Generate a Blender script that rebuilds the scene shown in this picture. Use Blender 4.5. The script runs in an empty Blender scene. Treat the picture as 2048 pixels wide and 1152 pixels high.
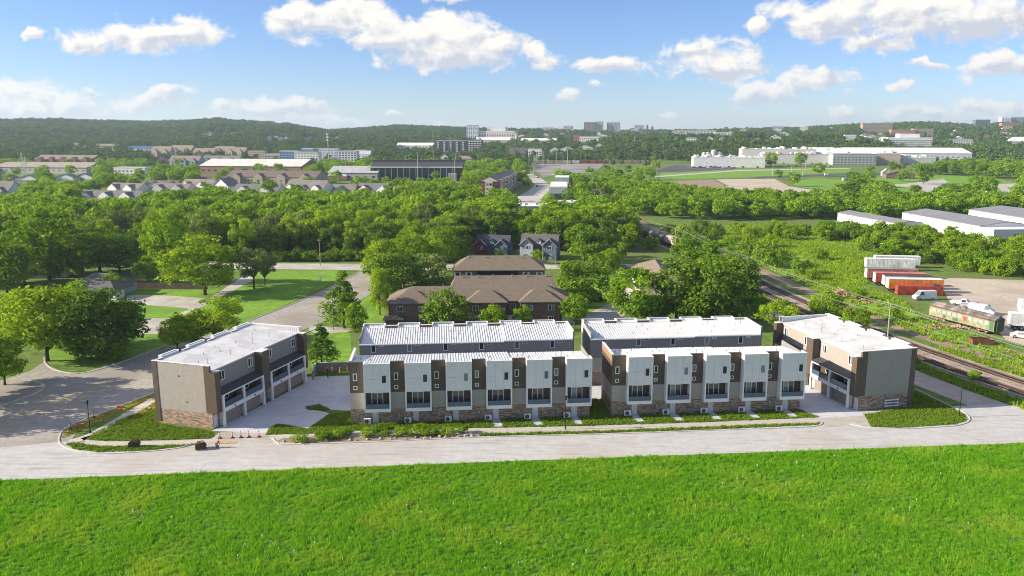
import bpy, bmesh, math, random
import numpy as np
from mathutils import Vector, Matrix
R = math.radians
random.seed(7); RNG = np.random.default_rng(7)
C = bpy.context.scene.collection
SC = bpy.context.scene
# ------------------------------------------------------------------ camera
F, Y0, H = 1590.0, 262.0, 46.0          # focal length and horizon in photo pixels, camera height in metres
TH = math.atan((576 - Y0) / F)
cT, sT = math.cos(TH), math.sin(TH)
cam_d = bpy.data.cameras.new('camera'); cam = bpy.data.objects.new('camera', cam_d); C.objects.link(cam)
cam.location = (0, 0, H); cam.rotation_euler = (math.pi / 2 - TH, 0, 0)
cam_d.sensor_width = 36; cam_d.lens = 36 * F / 2048; cam_d.clip_start = 0.5; cam_d.clip_end = 30000
SC.camera = cam
# ------------------------------------------------------------------ sun, sky, exposure
SUN_EL, SUN_A = R(24), R(-4)            # low sun on the left, all but square to the view
sdir = Vector((-math.cos(SUN_A) * math.cos(SUN_EL), math.sin(SUN_A) * math.cos(SUN_EL), math.sin(SUN_EL)))
sun_d = bpy.data.lights.new('sun', 'SUN'); sun = bpy.data.objects.new('sun', sun_d); C.objects.link(sun)
sun_d.energy = 5.0; sun_d.angle = R(0.53); sun_d.color = (1.0, 0.89, 0.72)
sun.rotation_euler = (-sdir).to_track_quat('-Z', 'Y').to_euler(); sun.location = (0, 0, 200)
SC.view_settings.view_transform = 'Standard'; SC.view_settings.look = 'None'
SC.view_settings.exposure = 0.9; SC.view_settings.gamma = 1.0
SC.view_settings.use_curve_mapping = False
world = bpy.data.worlds.new('World'); SC.world = world; world.use_nodes = True
WT = world.node_tree; WT.nodes.clear()
def nd(t, kind, **kw):
    n = t.nodes.new(kind)
    for k, v in kw.items(): setattr(n, k, v)
    return n
def mth(t, op, a, b=None, c=None, clamp=False):
    n = t.nodes.new('ShaderNodeMath'); n.operation = op; n.use_clamp = clamp
    for i, x in enumerate((a, b, c)):
        if x is None: continue
        if isinstance(x, (int, float)): n.inputs[i].default_value = x
        else: t.links.new(x, n.inputs[i])
    return n.outputs[0]
def vmth(t, op, a, b=None):
    n = t.nodes.new('ShaderNodeVectorMath'); n.operation = op
    for i, x in enumerate((a, b)):
        if x is None: continue
        if isinstance(x, (tuple, list)): n.inputs[i].default_value = x
        else: t.links.new(x, n.inputs[i])
    return n.outputs['Value'] if op in ('LENGTH', 'DOT_PRODUCT') else n.outputs[0]
def mixc(t, fac, a, b, mode='MIX'):
    n = t.nodes.new('ShaderNodeMix'); n.data_type = 'RGBA'; n.blend_type = mode
    for i, x in ((0, fac), (6, a), (7, b)):
        if isinstance(x, (int, float)): n.inputs[i].default_value = x
        elif isinstance(x, (tuple, list)): n.inputs[i].default_value = (*x[:3], 1)
        else: t.links.new(x, n.inputs[i])
    return n.outputs[2]
def noise(t, vec, scale, detail=4, rough=.55, dist=0):
    n = t.nodes.new('ShaderNodeTexNoise')
    n.inputs['Scale'].default_value = scale; n.inputs['Detail'].default_value = detail
    n.inputs['Roughness'].default_value = rough; n.inputs['Distortion'].default_value = dist
    if vec is not None: t.links.new(vec, n.inputs['Vector'])
    return n.outputs['Fac']
def ss(t, x, lo, hi):
    n = t.nodes.new('ShaderNodeMapRange'); n.interpolation_type = 'SMOOTHSTEP'
    n.inputs[1].default_value = lo; n.inputs[2].default_value = hi
    t.links.new(x, n.inputs[0]); return n.outputs[0]
# clouds: direction-space cumulus, given as (azimuth tangent, elevation tangent, half width, half height)
def pxdir(px, py):
    u = (px - 1024) / F; v = (576 - py) / F
    dy = cT + v * sT
    return u / dy, (-sT + v * cT) / dy
CLOUDS = [(290,76,140,26),(390,70,62,26),(165,90,55,14),(640,45,112,34),(700,15,70,22),(590,22,55,18),(775,68,85,38),(860,75,120,40),(950,92,110,38),
 (870,118,115,22),(1085,118,58,20),(1060,100,30,14),(1228,130,72,18),(1410,112,98,30),(1450,145,90,22),(1385,100,50,16),(1630,158,76,24),(1540,192,84,20),
 (1500,185,40,22),(1840,25,230,48),(1960,40,130,42),(1650,38,115,30),(1760,88,72,16),(1510,55,26,12),(1990,130,72,24),(1860,130,40,8),(55,205,115,36),(25,190,75,30),(120,222,90,22),
 (305,198,66,16),(345,182,45,12),(260,215,50,20),(180,192,36,10),(540,222,128,24),(600,212,60,14),(640,238,60,10),(700,245,34,9),(785,231,24,5),(870,243,18,7),
 (1138,195,24,12),(1205,172,23,10),(1803,163,34,11),(1690,225,34,11),(1835,226,78,12),(1960,212,60,16),(2030,225,50,18),(68,66,26,8),(905,3,42,10),(1326,223,20,6),(30,228,140,16),(1605,243,22,5)]
SKY = 0.0765
def build_world():
    t = WT
    geo = nd(t, 'ShaderNodeTexCoord'); dirv = geo.outputs['Generated']
    sky = nd(t, 'ShaderNodeTexSky', sky_type='NISHITA', sun_disc=False)
    sky.sun_elevation = SUN_EL
    sky.sun_rotation = math.atan2(sdir.x, sdir.y)
    sky.altitude = 400; sky.air_density = 1.0; sky.dust_density = 0.0; sky.ozone_density = 4.0
    tint = mixc(t, 1.0, sky.outputs[0], (.84, .91, 1.16), 'MULTIPLY')
    sep = nd(t, 'ShaderNodeSeparateXYZ'); t.links.new(dirv, sep.inputs[0])
    X, Y, Z = sep.outputs
    def n2(vec, scale, detail, rough=.55, dist=0, col=False):
        n = nd(t, 'ShaderNodeTexNoise', noise_dimensions='2D')
        n.inputs['Scale'].default_value = scale; n.inputs['Detail'].default_value = detail; n.inputs['Roughness'].default_value = rough; n.inputs['Distortion'].default_value = dist
        t.links.new(vec, n.inputs['Vector']); return n.outputs['Color' if col else 'Fac']
    def bg(col):
        b = nd(t, 'ShaderNodeBackground'); b.inputs['Strength'].default_value = SKY
        t.links.new(col, b.inputs['Color']); return b.outputs[0]
    LIT, SHD = (7.6, 7.25, 6.8), (4.6, 4.85, 5.5)
    # unseen scattered cloud over most of the sky, thickened to brighten the shade
    el = mth(t, 'ADD', mth(t, 'ABSOLUTE', Z), .12)
    cl = nd(t, 'ShaderNodeCombineXYZ')
    t.links.new(mth(t, 'DIVIDE', X, el), cl.inputs[0]); t.links.new(mth(t, 'DIVIDE', Y, el), cl.inputs[1])
    g = n2(cl.outputs[0], .9, 4)
    gcol = mixc(t, ss(t, g, .52, .60), tint, mixc(t, ss(t, g, .62, .80), LIT, SHD))
    # the part of the sky ahead, with each cloud where it hangs
    Ys = mth(t, 'MAXIMUM', Y, .05)
    px = mth(t, 'DIVIDE', X, Ys); pz = mth(t, 'DIVIDE', Z, Ys)
    cmb = nd(t, 'ShaderNodeCombineXYZ'); t.links.new(px, cmb.inputs[0]); t.links.new(pz, cmb.inputs[1]); P2 = cmb.outputs[0]
    off = vmth(t, 'SUBTRACT', n2(P2, 22, 4, col=True), (.5, .5, .5))
    Pw = vmth(t, 'ADD', P2, vmth(t, 'MULTIPLY', off, (.052, .034, 0)))
    env = rel = None
    for (cx, cy, rx, ry) in CLOUDS:
        a, b = pxdir(cx, cy); wx = rx / F * 1.33; wz = ry / F * 1.5
        q = vmth(t, 'MULTIPLY', vmth(t, 'SUBTRACT', Pw, (a, b, 0)), (1 / wx, 1 / wz, 0))
        e = mth(t, 'SUBTRACT', 1.0, vmth(t, 'LENGTH', q), clamp=True)
        k = mth(t, 'MULTIPLY', e, vmth(t, 'DOT_PRODUCT', q, (-.25, 1, 0)))
        env = e if env is None else mth(t, 'MAXIMUM', env, e)
        rel = k if rel is None else mth(t, 'ADD', rel, k)
    st = vmth(t, 'MULTIPLY', P2, (1, 1.55, 1))
    f1 = n2(st, 26, 8, .60, .3)
    f2 = n2(vmth(t, 'ADD', st, (-.011, .011, 0)), 26, 4, .58, .3)
    dens = mth(t, 'ADD', mth(t, 'MULTIPLY', env, 1.7), mth(t, 'MULTIPLY', mth(t, 'SUBTRACT', f1, .58), mth(t, 'ADD', mth(t, 'MULTIPLY', ss(t, env, 0, .12), 1.45), .8)))
    alpha = mth(t, 'MULTIPLY', ss(t, dens, .03, .80), ss(t, env, .0, .14))
    relief = mth(t, 'MULTIPLY', mth(t, 'SUBTRACT', f1, f2), 2.6)
    lit = mth(t, 'ADD', mth(t, 'ADD', .62, relief), mth(t, 'MULTIPLY', rel, 2.1), clamp=True)
    ccol = mixc(t, lit, SHD, LIT)
    ccol = mixc(t, mth(t, 'MULTIPLY', mth(t, 'SUBTRACT', 1.0, ss(t, Z, -.01, .10)), .35), ccol, tint)
    pcol = mixc(t, alpha, tint, ccol)
    inside = mth(t, 'MULTIPLY', mth(t, 'MULTIPLY', ss(t, mth(t, 'MULTIPLY', px, -1), -.78, -.70), ss(t, px, -.78, -.70)),
                 mth(t, 'MULTIPLY', mth(t, 'MULTIPLY', ss(t, mth(t, 'MULTIPLY', pz, -1), -.27, -.22), ss(t, Z, -.02, -.01)), ss(t, Y, .3, .31)))
    mx = nd(t, 'ShaderNodeMixShader'); t.links.new(inside, mx.inputs[0])
    t.links.new(bg(gcol), mx.inputs[1]); t.links.new(bg(pcol), mx.inputs[2])
    o = nd(t, 'ShaderNodeOutputWorld'); t.links.new(mx.outputs[0], o.inputs['Surface'])
build_world()
world.cycles.sampling_method = 'MANUAL'; world.cycles.sample_map_resolution = 512
SC.cycles.use_denoising = True; SC.cycles.denoising_prefilter = 'ACCURATE'; SC.cycles.filter_width = 1.0
SC.cycles.max_bounces = 4; SC.cycles.diffuse_bounces = 2; SC.cycles.glossy_bounces = 2; SC.cycles.transmission_bounces = 3
SC.cycles.volume_bounces = 0; SC.cycles.transparent_max_bounces = 6
SC.cycles.caustics_reflective = False; SC.cycles.caustics_refractive = False
SC.cycles.use_adaptive_sampling = True; SC.cycles.adaptive_threshold = 0.008
# ------------------------------------------------------------------ photo pixel -> place on the ground
def ray(px, py):
    u = (px - 1024) / F; v = (576 - py) / F
    return np.array([u, cT + v * sT, -sT + v * cT])
def G(px, py, z=0.0):
    d = ray(px, py); t = (z - H) / d[2]
    return (float(d[0] * t), float(d[1] * t))
def PJ(x, y, z):
    z = z - H; f = y * cT - z * sT; up = y * sT + z * cT
    return 1024 + F * x / f, 576 - F * up / f
RIDGE = np.array([(-900,244),(0,241),(120,239),(300,243),(430,239),(560,248),(660,260),(720,256),(800,250),(900,254),(1000,259),(1200,261),(1400,260),(1500,259),(1600,255),(1700,249),(1850,244),(1900,247),(1950,250),(2000,245),(2048,243),(2900,240)], float)
def _sm(t):
    t = np.clip(t, 0, 1); return t * t * (3 - 2 * t)
def terrain(x, y):
    x = np.asarray(x, float); y = np.asarray(y, float)
    yy = np.maximum(y, 50.)
    px = 1024 + F * (x / yy) / cT * 1.0
    top = np.interp(px, RIDGE[:, 0], RIDGE[:, 1])
    ridge = H + (Y0 - top) / F * cT * cT * 2900 - 13
    h = ridge * _sm((yy - 950) / 1950.)
    h = h * (1 - .6 * _sm((yy - 3100) / 1200.))
    far = _sm((yy - 1300) / 600.)
    h += far * (5 * np.sin(x * .008 + y * .003) + 4 * np.sin(y * .011 - x * .004 + 1)) * (1 - _sm((yy - 2500) / 300.))
    h += 24 * np.exp(-(((x - 400) / 300.) ** 2 + ((y - 1480) / 210.) ** 2))
    return h
def T1(x, y): return float(terrain(x, y))
def HIT(px, py):
    "where a line of sight through a photo pixel meets the land"
    d = ray(px, py); t = np.arange(60, 4200, 4.0)
    X, Y, Z = d[0] * t, d[1] * t, H + d[2] * t
    below = Z < terrain(X, Y)
    i = int(np.argmax(below)) if below.any() else int(np.argmin(abs(Y - 2850)))
    return float(X[i]), float(Y[i]), float(terrain(X[i], Y[i]))
# ------------------------------------------------------------------ objects
def tag(o, label=None, cat=None, group=None, kind=None):
    if label: o['label'] = label
    if cat: o['category'] = cat
    if group: o['group'] = group
    if kind: o['kind'] = kind
    return o
def thing(name, label, cat, loc=(0, 0, 0), rz=0, group=None):
    o = bpy.data.objects.new(name, None); C.objects.link(o)
    o.location = loc if len(loc) == 3 else (*loc, 0); o.rotation_euler = (0, 0, rz); o.empty_display_size = .2
    return tag(o, label, cat, group)
def put(name, me, parent=None, loc=(0, 0, 0), rz=0, scale=None, mat=None):
    o = bpy.data.objects.new(name, me); C.objects.link(o)
    o.parent = parent; o.location = loc if len(loc) == 3 else (*loc, 0)
    if rz: o.rotation_euler = (0, 0, rz)
    if scale is not None: o.scale = (scale,) * 3 if isinstance(scale, (int, float)) else scale
    if mat is not None and len(o.material_slots):
        o.material_slots[0].link = 'OBJECT'; o.material_slots[0].material = mat
    return o
class MB:
    def __init__(s): s.v = []; s.f = []; s.m = []
    def add(s, vs, fs, mi=0):
        b = len(s.v); s.v += [tuple(map(float, p)) for p in vs]; s.f += [tuple(b + i for i in f) for f in fs]; s.m += [mi] * len(fs); return s
    def box(s, x0, x1, y0, y1, z0, z1, mi=0, rz=0):
        if x0 > x1: x0, x1 = x1, x0
        if y0 > y1: y0, y1 = y1, y0
        vs = [(x0,y0,z0),(x1,y0,z0),(x1,y1,z0),(x0,y1,z0),(x0,y0,z1),(x1,y0,z1),(x1,y1,z1),(x0,y1,z1)]
        if rz:
            cx, cy = (x0 + x1) / 2, (y0 + y1) / 2; c, q = math.cos(rz), math.sin(rz)
            vs = [(cx + (x - cx) * c - (y - cy) * q, cy + (x - cx) * q + (y - cy) * c, z) for x, y, z in vs]
        return s.add(vs, [(3,2,1,0),(4,5,6,7),(0,1,5,4),(1,2,6,5),(2,3,7,6),(3,0,4,7)], mi)
    def hexa(s, b, t, mi=0):
        return s.add(list(b) + list(t), [(3,2,1,0),(4,5,6,7),(0,1,5,4),(1,2,6,5),(2,3,7,6),(3,0,4,7)], mi)
    def prism(s, poly, z0, z1, mi=0):
        n = len(poly)
        return s.add([(x, y, z0) for x, y in poly] + [(x, y, z1) for x, y in poly],
                     [tuple(range(n))[::-1], tuple(range(n, 2 * n))] + [(i, (i + 1) % n, n + (i + 1) % n, n + i) for i in range(n)], mi)
    def xprism(s, prof, x0, x1, mi=0):
        "profile in (y, z) swept along x"
        n = len(prof)
        return s.add([(x0, y, z) for y, z in prof] + [(x1, y, z) for y, z in prof],
                     [tuple(range(n)), tuple(range(n, 2 * n))[::-1]] + [(i, n + i, n + (i + 1) % n, (i + 1) % n) for i in range(n)], mi)
    def tube(s, p, q, r0, r1=None, n=6, mi=0):
        p, q = Vector(p), Vector(q); r1 = r0 if r1 is None else r1
        d = (q - p).normalized(); a = d.orthogonal().normalized(); b = d.cross(a)
        vs = [p + (a * math.cos(2*math.pi*i/n) + b * math.sin(2*math.pi*i/n)) * r0 for i in range(n)]
        vs += [q + (a * math.cos(2*math.pi*i/n) + b * math.sin(2*math.pi*i/n)) * r1 for i in range(n)]
        return s.add(vs, [(i, (i+1) % n, n + (i+1) % n, n + i) for i in range(n)] + [tuple(range(n))[::-1], tuple(range(n, 2*n))], mi)
    def mesh(s, name, mats, smooth=False):
        me = bpy.data.meshes.new(name); me.from_pydata(s.v, [], s.f)
        if not isinstance(mats, (list, tuple)): mats = [mats]
        for m in mats: me.materials.append(m)
        if len(mats) > 1: me.polygons.foreach_set('material_index', s.m)
        if smooth: me.polygons.foreach_set('use_smooth', [True] * len(s.f))
        uv = me.uv_layers.new(name='UVMap'); buf = []
        for f in s.f:
            a, b, c = (Vector(s.v[f[i]]) for i in (0, 1, 2)); n = (b - a).cross(c - b)
            if abs(n.z) > max(abs(n.x), abs(n.y)) * 1.01:
                dn = Vector((n.x, n.y)) if n.xy.length > 1e-6 * max(1, abs(n.z)) else Vector((0, 1))
                dn.normalize(); tx, ty = -dn.y, dn.x
                for i in f: p = s.v[i]; buf += [p[0]*tx + p[1]*ty, p[0]*dn.x + p[1]*dn.y]
            else:
                l = math.hypot(n.x, n.y) or 1; tx, ty = -n.y / l, n.x / l
                for i in f: p = s.v[i]; buf += [p[0]*tx + p[1]*ty, p[2]]
        uv.data.foreach_set('uv', buf); me.update(); return me
    def part(s, name, mats, parent=None, loc=(0, 0, 0), rz=0, smooth=False):
        return put(name, s.mesh(name, mats, smooth), parent, loc, rz)
# ------------------------------------------------------------------ materials
MATS = {}
def mat(name, col, rough=.8, var=.12, scale=1.5, bump=0., pat=None, spec=.3, metal=0., uvscale=1., col2=None, big=None):
    if name in MATS: return MATS[name]
    m = bpy.data.materials.new(name); m.use_nodes = True; t = m.node_tree; t.nodes.clear()
    o = nd(t, 'ShaderNodeOutputMaterial'); p = nd(t, 'ShaderNodeBsdfPrincipled'); t.links.new(p.outputs[0], o.inputs[0])
    p.inputs['Roughness'].default_value = rough; p.inputs['Specular IOR Level'].default_value = spec; p.inputs['Metallic'].default_value = metal
    pos = nd(t, 'ShaderNodeNewGeometry').outputs['Position']
    f = noise(t, pos, scale, 5, .62)
    lo = tuple(c * (1 - var) for c in col); hi = tuple(min(1, c * (1 + var)) for c in col)
    c = mixc(t, ss(t, f, .3, .7), lo, hi)
    if col2: c = mixc(t, ss(t, noise(t, pos, (big or scale * .2), 4, .6), .42, .64), c, col2)
    h = f
    if pat:
        uv = nd(t, 'ShaderNodeUVMap', uv_map='UVMap').outputs[0]
        if pat[0] == 'brick':
            b = nd(t, 'ShaderNodeTexBrick'); t.links.new(uv, b.inputs['Vector'])
            b.inputs['Scale'].default_value = 1; b.inputs['Brick Width'].default_value = pat[1]; b.inputs['Row Height'].default_value = pat[2]
            b.inputs['Mortar Size'].default_value = pat[3]; b.inputs['Color1'].default_value = (*pat[4], 1); b.inputs['Color2'].default_value = (*pat[5], 1); b.inputs['Mortar'].default_value = (*pat[6], 1)
            b.inputs['Bias'].default_value = 0
            c = mixc(t, 1.0, b.outputs['Color'], mixc(t, ss(t, f, .3, .7), (1 - var,)*3, (1,)*3), 'MULTIPLY')
            h = mth(t, 'SUBTRACT', 1.0, b.outputs['Fac'])
        elif pat[0] == 'lap':                     # horizontal boards pat[1] high (vertical=1: upright boards)
            sp = nd(t, 'ShaderNodeSeparateXYZ'); t.links.new(uv, sp.inputs[0])
            fr = mth(t, 'FRACT', mth(t, 'DIVIDE', sp.outputs[0 if len(pat) > 2 else 1], pat[1]))
            h = mth(t, 'SUBTRACT', 1.0, fr); line = ss(t, fr, .0, .12)
            c = mixc(t, line, mixc(t, .35, c, (0.02, .02, .02)), c)
    if isinstance(c, tuple): p.inputs['Base Color'].default_value = (*c, 1)
    else: t.links.new(c, p.inputs['Base Color'])
    if bump:
        b = nd(t, 'ShaderNodeBump'); b.inputs['Strength'].default_value = .6; b.inputs['Distance'].default_value = bump
        t.links.new(h, b.inputs['Height']); t.links.new(b.outputs[0], p.inputs['Normal'])
    MATS[name] = m; return m
def leafmat(name, c_lo, c_hi, trans=.3, attr=True, rw=.38, patch=None):
    m = bpy.data.materials.new(name); m.use_nodes = True; t = m.node_tree; t.nodes.clear()
    o = nd(t, 'ShaderNodeOutputMaterial')
    r = nd(t, 'ShaderNodeObjectInfo').outputs['Random']
    f = r
    if attr:
        a = nd(t, 'ShaderNodeAttribute', attribute_name='tone').outputs['Fac']
        f = mth(t, 'ADD', mth(t, 'MULTIPLY', a, 1-rw), mth(t, 'MULTIPLY', r, rw))
    c = mixc(t, f, c_lo, c_hi)
    if patch:
        pn = noise(t, nd(t, 'ShaderNodeNewGeometry').outputs['Position'], patch[0], 5, .6)
        c = mixc(t, mth(t, 'MULTIPLY', ss(t, pn, .45, .68), patch[1]), c, patch[2])
    d = nd(t, 'ShaderNodeBsdfDiffuse'); tr = nd(t, 'ShaderNodeBsdfTranslucent'); mx = nd(t, 'ShaderNodeMixShader'); mx.inputs[0].default_value = trans
    t.links.new(c, d.inputs[0]); t.links.new(mixc(t, 1.0, c, (1.25, 1.15, .55), 'MULTIPLY'), tr.inputs[0])
    t.links.new(d.outputs[0], mx.inputs[1]); t.links.new(tr.outputs[0], mx.inputs[2]); t.links.new(mx.outputs[0], o.inputs[0])
    MATS[name] = m; return m
def glassmat(name, col=(.02, .03, .04), rough=.06):
    m = bpy.data.materials.new(name); m.use_nodes = True; t = m.node_tree; p = t.nodes['Principled BSDF']
    r = nd(t, 'ShaderNodeObjectInfo').outputs['Random']                 # blinds drawn behind some panes
    t.links.new(mixc(t, ss(t, r, .55, .75), col, tuple(.18 + 1.6*q for q in col)), p.inputs['Base Color']); p.inputs['Roughness'].default_value = rough; p.inputs['Specular IOR Level'].default_value = .6
    MATS[name] = m; return m
# scatter: many copies of small meshes over points, for what nobody could count
def scatter(name, pts, scales, protos, label, cat, seed=0, tilt=.0, rots=None):
    pts = np.asarray(pts, float); n = len(pts); rg = np.random.default_rng(seed)
    me = bpy.data.meshes.new(name); me.vertices.add(n); me.vertices.foreach_set('co', pts.ravel())
    a = me.attributes.new('sc', 'FLOAT', 'POINT'); a.data.foreach_set('value', np.asarray(scales, float))
    a = me.attributes.new('ro', 'FLOAT_VECTOR', 'POINT')
    rz = rg.uniform(0, 6.283, n) if rots is None else rots
    ro = np.stack([rg.normal(0, tilt, n), rg.normal(0, tilt, n), rz], 1); a.data.foreach_set('vector', ro.ravel())
    a = me.attributes.new('ix', 'INT', 'POINT'); a.data.foreach_set('value', rg.integers(0, len(protos), n).astype(np.int32))
    col = bpy.data.collections.new(name + '_kinds')
    for i, pm in enumerate(protos):
        po = bpy.data.objects.new('%s_kind_%d' % (name, i), pm); col.objects.link(po)
    g = bpy.data.node_groups.new(name, 'GeometryNodeTree')
    g.interface.new_socket('Geometry', in_out='INPUT', socket_type='NodeSocketGeometry'); g.interface.new_socket('Geometry', in_out='OUTPUT', socket_type='NodeSocketGeometry')
    gi = g.nodes.new('NodeGroupInput'); go = g.nodes.new('NodeGroupOutput')
    ci = g.nodes.new('GeometryNodeCollectionInfo'); ci.inputs[0].default_value = col; ci.inputs['Separate Children'].default_value = True; ci.inputs['Reset Children'].default_value = True
    ip = g.nodes.new('GeometryNodeInstanceOnPoints'); ip.inputs['Pick Instance'].default_value = True
    def at(nm, ty):
        q = g.nodes.new('GeometryNodeInputNamedAttribute'); q.data_type = ty; q.inputs[0].default_value = nm; return [s for s in q.outputs if s.enabled and s.name == 'Attribute'][0]
    L = g.links.new
    L(gi.outputs[0], ip.inputs['Points']); L(ci.outputs[0], ip.inputs['Instance']); L(at('ix', 'INT'), ip.inputs['Instance Index'])
    L(at('ro', 'FLOAT_VECTOR'), ip.inputs['Rotation']); L(at('sc', 'FLOAT'), ip.inputs['Scale']); L(ip.outputs[0], go.inputs[0])
    o = bpy.data.objects.new(name, me); C.objects.link(o)
    md = o.modifiers.new('scatter', 'NODES'); md.node_group = g
    return tag(o, label, cat, kind='stuff')
def inpoly(x, y, poly):
    x = np.asarray(x); y = np.asarray(y); r = np.zeros(x.shape, bool); n = len(poly)
    for i in range(n):
        x0, y0 = poly[i]; x1, y1 = poly[(i + 1) % n]
        k = ((y0 > y) != (y1 > y)); r ^= k & (x < (x1 - x0) * (y - y0) / ((y1 - y0) if y1 != y0 else 1e-9) + x0)
    return r
def GP(pts, z=0.): return [G(px, py, z) for px, py in pts]
def fillpts(poly, dens, seed=0, maxn=200000):
    rg = np.random.default_rng(seed); a = np.array(poly); lo, hi = a.min(0), a.max(0)
    n = int(min(maxn, (hi[0] - lo[0]) * (hi[1] - lo[1]) * dens)); p = rg.uniform(lo, hi, (n, 2))
    return p[inpoly(p[:, 0], p[:, 1], poly)]
def catmull(pts, k=6):
    P = [np.array(p, float) for p in pts]; P = [2*P[0] - P[1]] + P + [2*P[-1] - P[-2]]; out = []
    for i in range(1, len(P) - 2):
        for j in range(k):
            t = j / k; a, b, c, d = P[i-1:i+3]
            out.append(tuple(.5 * ((2*b) + (-a + c)*t + (2*a - 5*b + 4*c - d)*t*t + (-a + 3*b - 3*c + d)*t**3)))
    return out + [tuple(P[-2])]
def offs(line, d):
    out = []
    for i, p in enumerate(line):
        a = np.array(line[max(0, i-1)][:2]); b = np.array(line[min(len(line)-1, i+1)][:2]); t = b - a; t = t / (np.hypot(*t) or 1)
        out.append((p[0] - t[1]*d, p[1] + t[0]*d))
    return out
def strip(mb, line, d0, d1, z, mi=0):
    a = offs(line, d0); b = offs(line, d1); n = len(line)
    zz = [z] * n if isinstance(z, (int, float)) else z
    mb.add([(*p, q) for p, q in zip(a, zz)] + [(*p, q) for p, q in zip(b, zz)], [(i+1, i, n+i, n+i+1) for i in range(n-1)], mi); return mb
def bar(mb, line, d0, d1, z0, z1, mi=0):
    a = offs(line, d0); b = offs(line, d1); n = len(line)
    mb.add([(*p, z0) for p in a] + [(*p, z0) for p in b] + [(*p, z1) for p in b] + [(*p, z1) for p in a],
           [f for i in range(n-1) for f in ((i, i+1, n+i+1, n+i), (n+i, n+i+1, 2*n+i+1, 2*n+i), (2*n+i, 2*n+i+1, 3*n+i+1, 3*n+i), (3*n+i, 3*n+i+1, i+1, i))] + [(0, n, 2*n, 3*n), (4*n-1, 3*n-1, 2*n-1, n-1)], mi); return mb
def sheet(name, poly, z, m, label=None, cat=None, kind='structure'):
    mb = MB(); mb.add([(x, y, z) for x, y in poly], [tuple(range(len(poly)))])
    o = mb.part(name, m); n = o.data.polygons[0].normal
    if n.z < 0: o.data.flip_normals()
    return tag(o, label, cat, kind=kind)
# ------------------------------------------------------------------ ground and paving
SA = R(5.2); SO = (-25.7, 120.6)
def S(u, v): return (SO[0] + u*math.cos(SA) - v*math.sin(SA), SO[1] + u*math.sin(SA) + v*math.cos(SA))
m_ground = mat('rough_grass_ground', (.105, .185, .024), var=.4, scale=.35, col2=(.14, .18, .04), big=.05, rough=1)
m_field = mat('field_soil_and_grass', (.085, .180, .016), var=.4, scale=1.2, rough=1)
m_lawn = mat('mown_lawn', (.170, .320, .022), var=.22, scale=.6, rough=1, col2=(.125, .255, .020), big=.08)
m_verge = mat('verge_turf', (.095, .180, .018), var=.4, scale=1.5, rough=1)
m_sod = mat('dry_new_sod', (.34, .29, .035), var=.35, scale=1.1, rough=1, col2=(.20, .24, .03), big=.5)
m_conc = mat('pale_concrete', (.49, .465, .43), var=.10, scale=.9, rough=.85, col2=(.40, .36, .30), big=.15)
m_walk = mat('sidewalk_concrete', (.50, .455, .39), var=.10, scale=1.2, rough=.85)
m_drive = mat('driveway_concrete', (.56, .575, .60), var=.12, scale=.5, rough=.8, pat=('brick', 4.6, 4.6, .03, (.60, .61, .63), (.55, .56, .58), (.36, .37, .39)))
m_asph = mat('worn_asphalt', (.365, .335, .30), var=.14, scale=.8, rough=.9, col2=(.295, .27, .24), big=.07)
m_lot = mat('gravel_lot', (.52, .44, .35), var=.14, scale=.8, rough=.95, col2=(.42, .355, .28), big=.06)
m_ballast = mat('track_ballast', (.40, .33, .27), var=.35, scale=3, rough=1, col2=(.29, .24, .195), big=.15)
m_dirt = mat('bare_dirt', (.34, .255, .175), var=.3, scale=1.2, rough=1, col2=(.23, .18, .115), big=.3)
m_kerb = mat('kerb_concrete', (.55, .52, .47), var=.1, scale=1.5)
m_yellow = mat('road_paint_yellow', (.62, .36, .06), var=.25, scale=2)
m_white = mat('road_paint_white', (.62, .60, .56), var=.25, scale=2)
def street_mat():
    m = mat('new_street_surface', (.50, .49, .475), var=.08, scale=.7, rough=.85); t = m.node_tree
    p = [n for n in t.nodes if n.type == 'BSDF_PRINCIPLED'][0]
    pos = nd(t, 'ShaderNodeNewGeometry').outputs['Position']
    rot = nd(t, 'ShaderNodeMapping'); rot.inputs['Rotation'].default_value = (0, 0, -SA); rot.inputs['Scale'].default_value = (.10, 1.5, 1); t.links.new(pos, rot.inputs[0])
    streak = ss(t, noise(t, rot.outputs[0], .9, 7, .68, .3), .50, .72)            # tyre streaks along the street
    dirt = ss(t, noise(t, pos, .055, 5, .6, .6), .47, .62)
    c0 = p.inputs['Base Color'].links[0].from_socket
    rot2 = nd(t, 'ShaderNodeMapping'); rot2.inputs['Rotation'].default_value = (0, 0, -SA); rot2.inputs['Scale'].default_value = (.35, 5, 1); t.links.new(pos, rot2.inputs[0])
    fine = ss(t, noise(t, rot2.outputs[0], 1.1, 5, .7, .5), .58, .70); c0 = mixc(t, mth(t, 'MULTIPLY', fine, .45), c0, (.30, .275, .24))
    c = mixc(t, mth(t, 'MULTIPLY', streak, .75), c0, (.25, .235, .215)); c = mixc(t, mth(t, 'MULTIPLY', dirt, .42), c, (.40, .345, .275))
    t.links.new(c, p.inputs['Base Color']); return m
m_street = street_mat()
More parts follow.
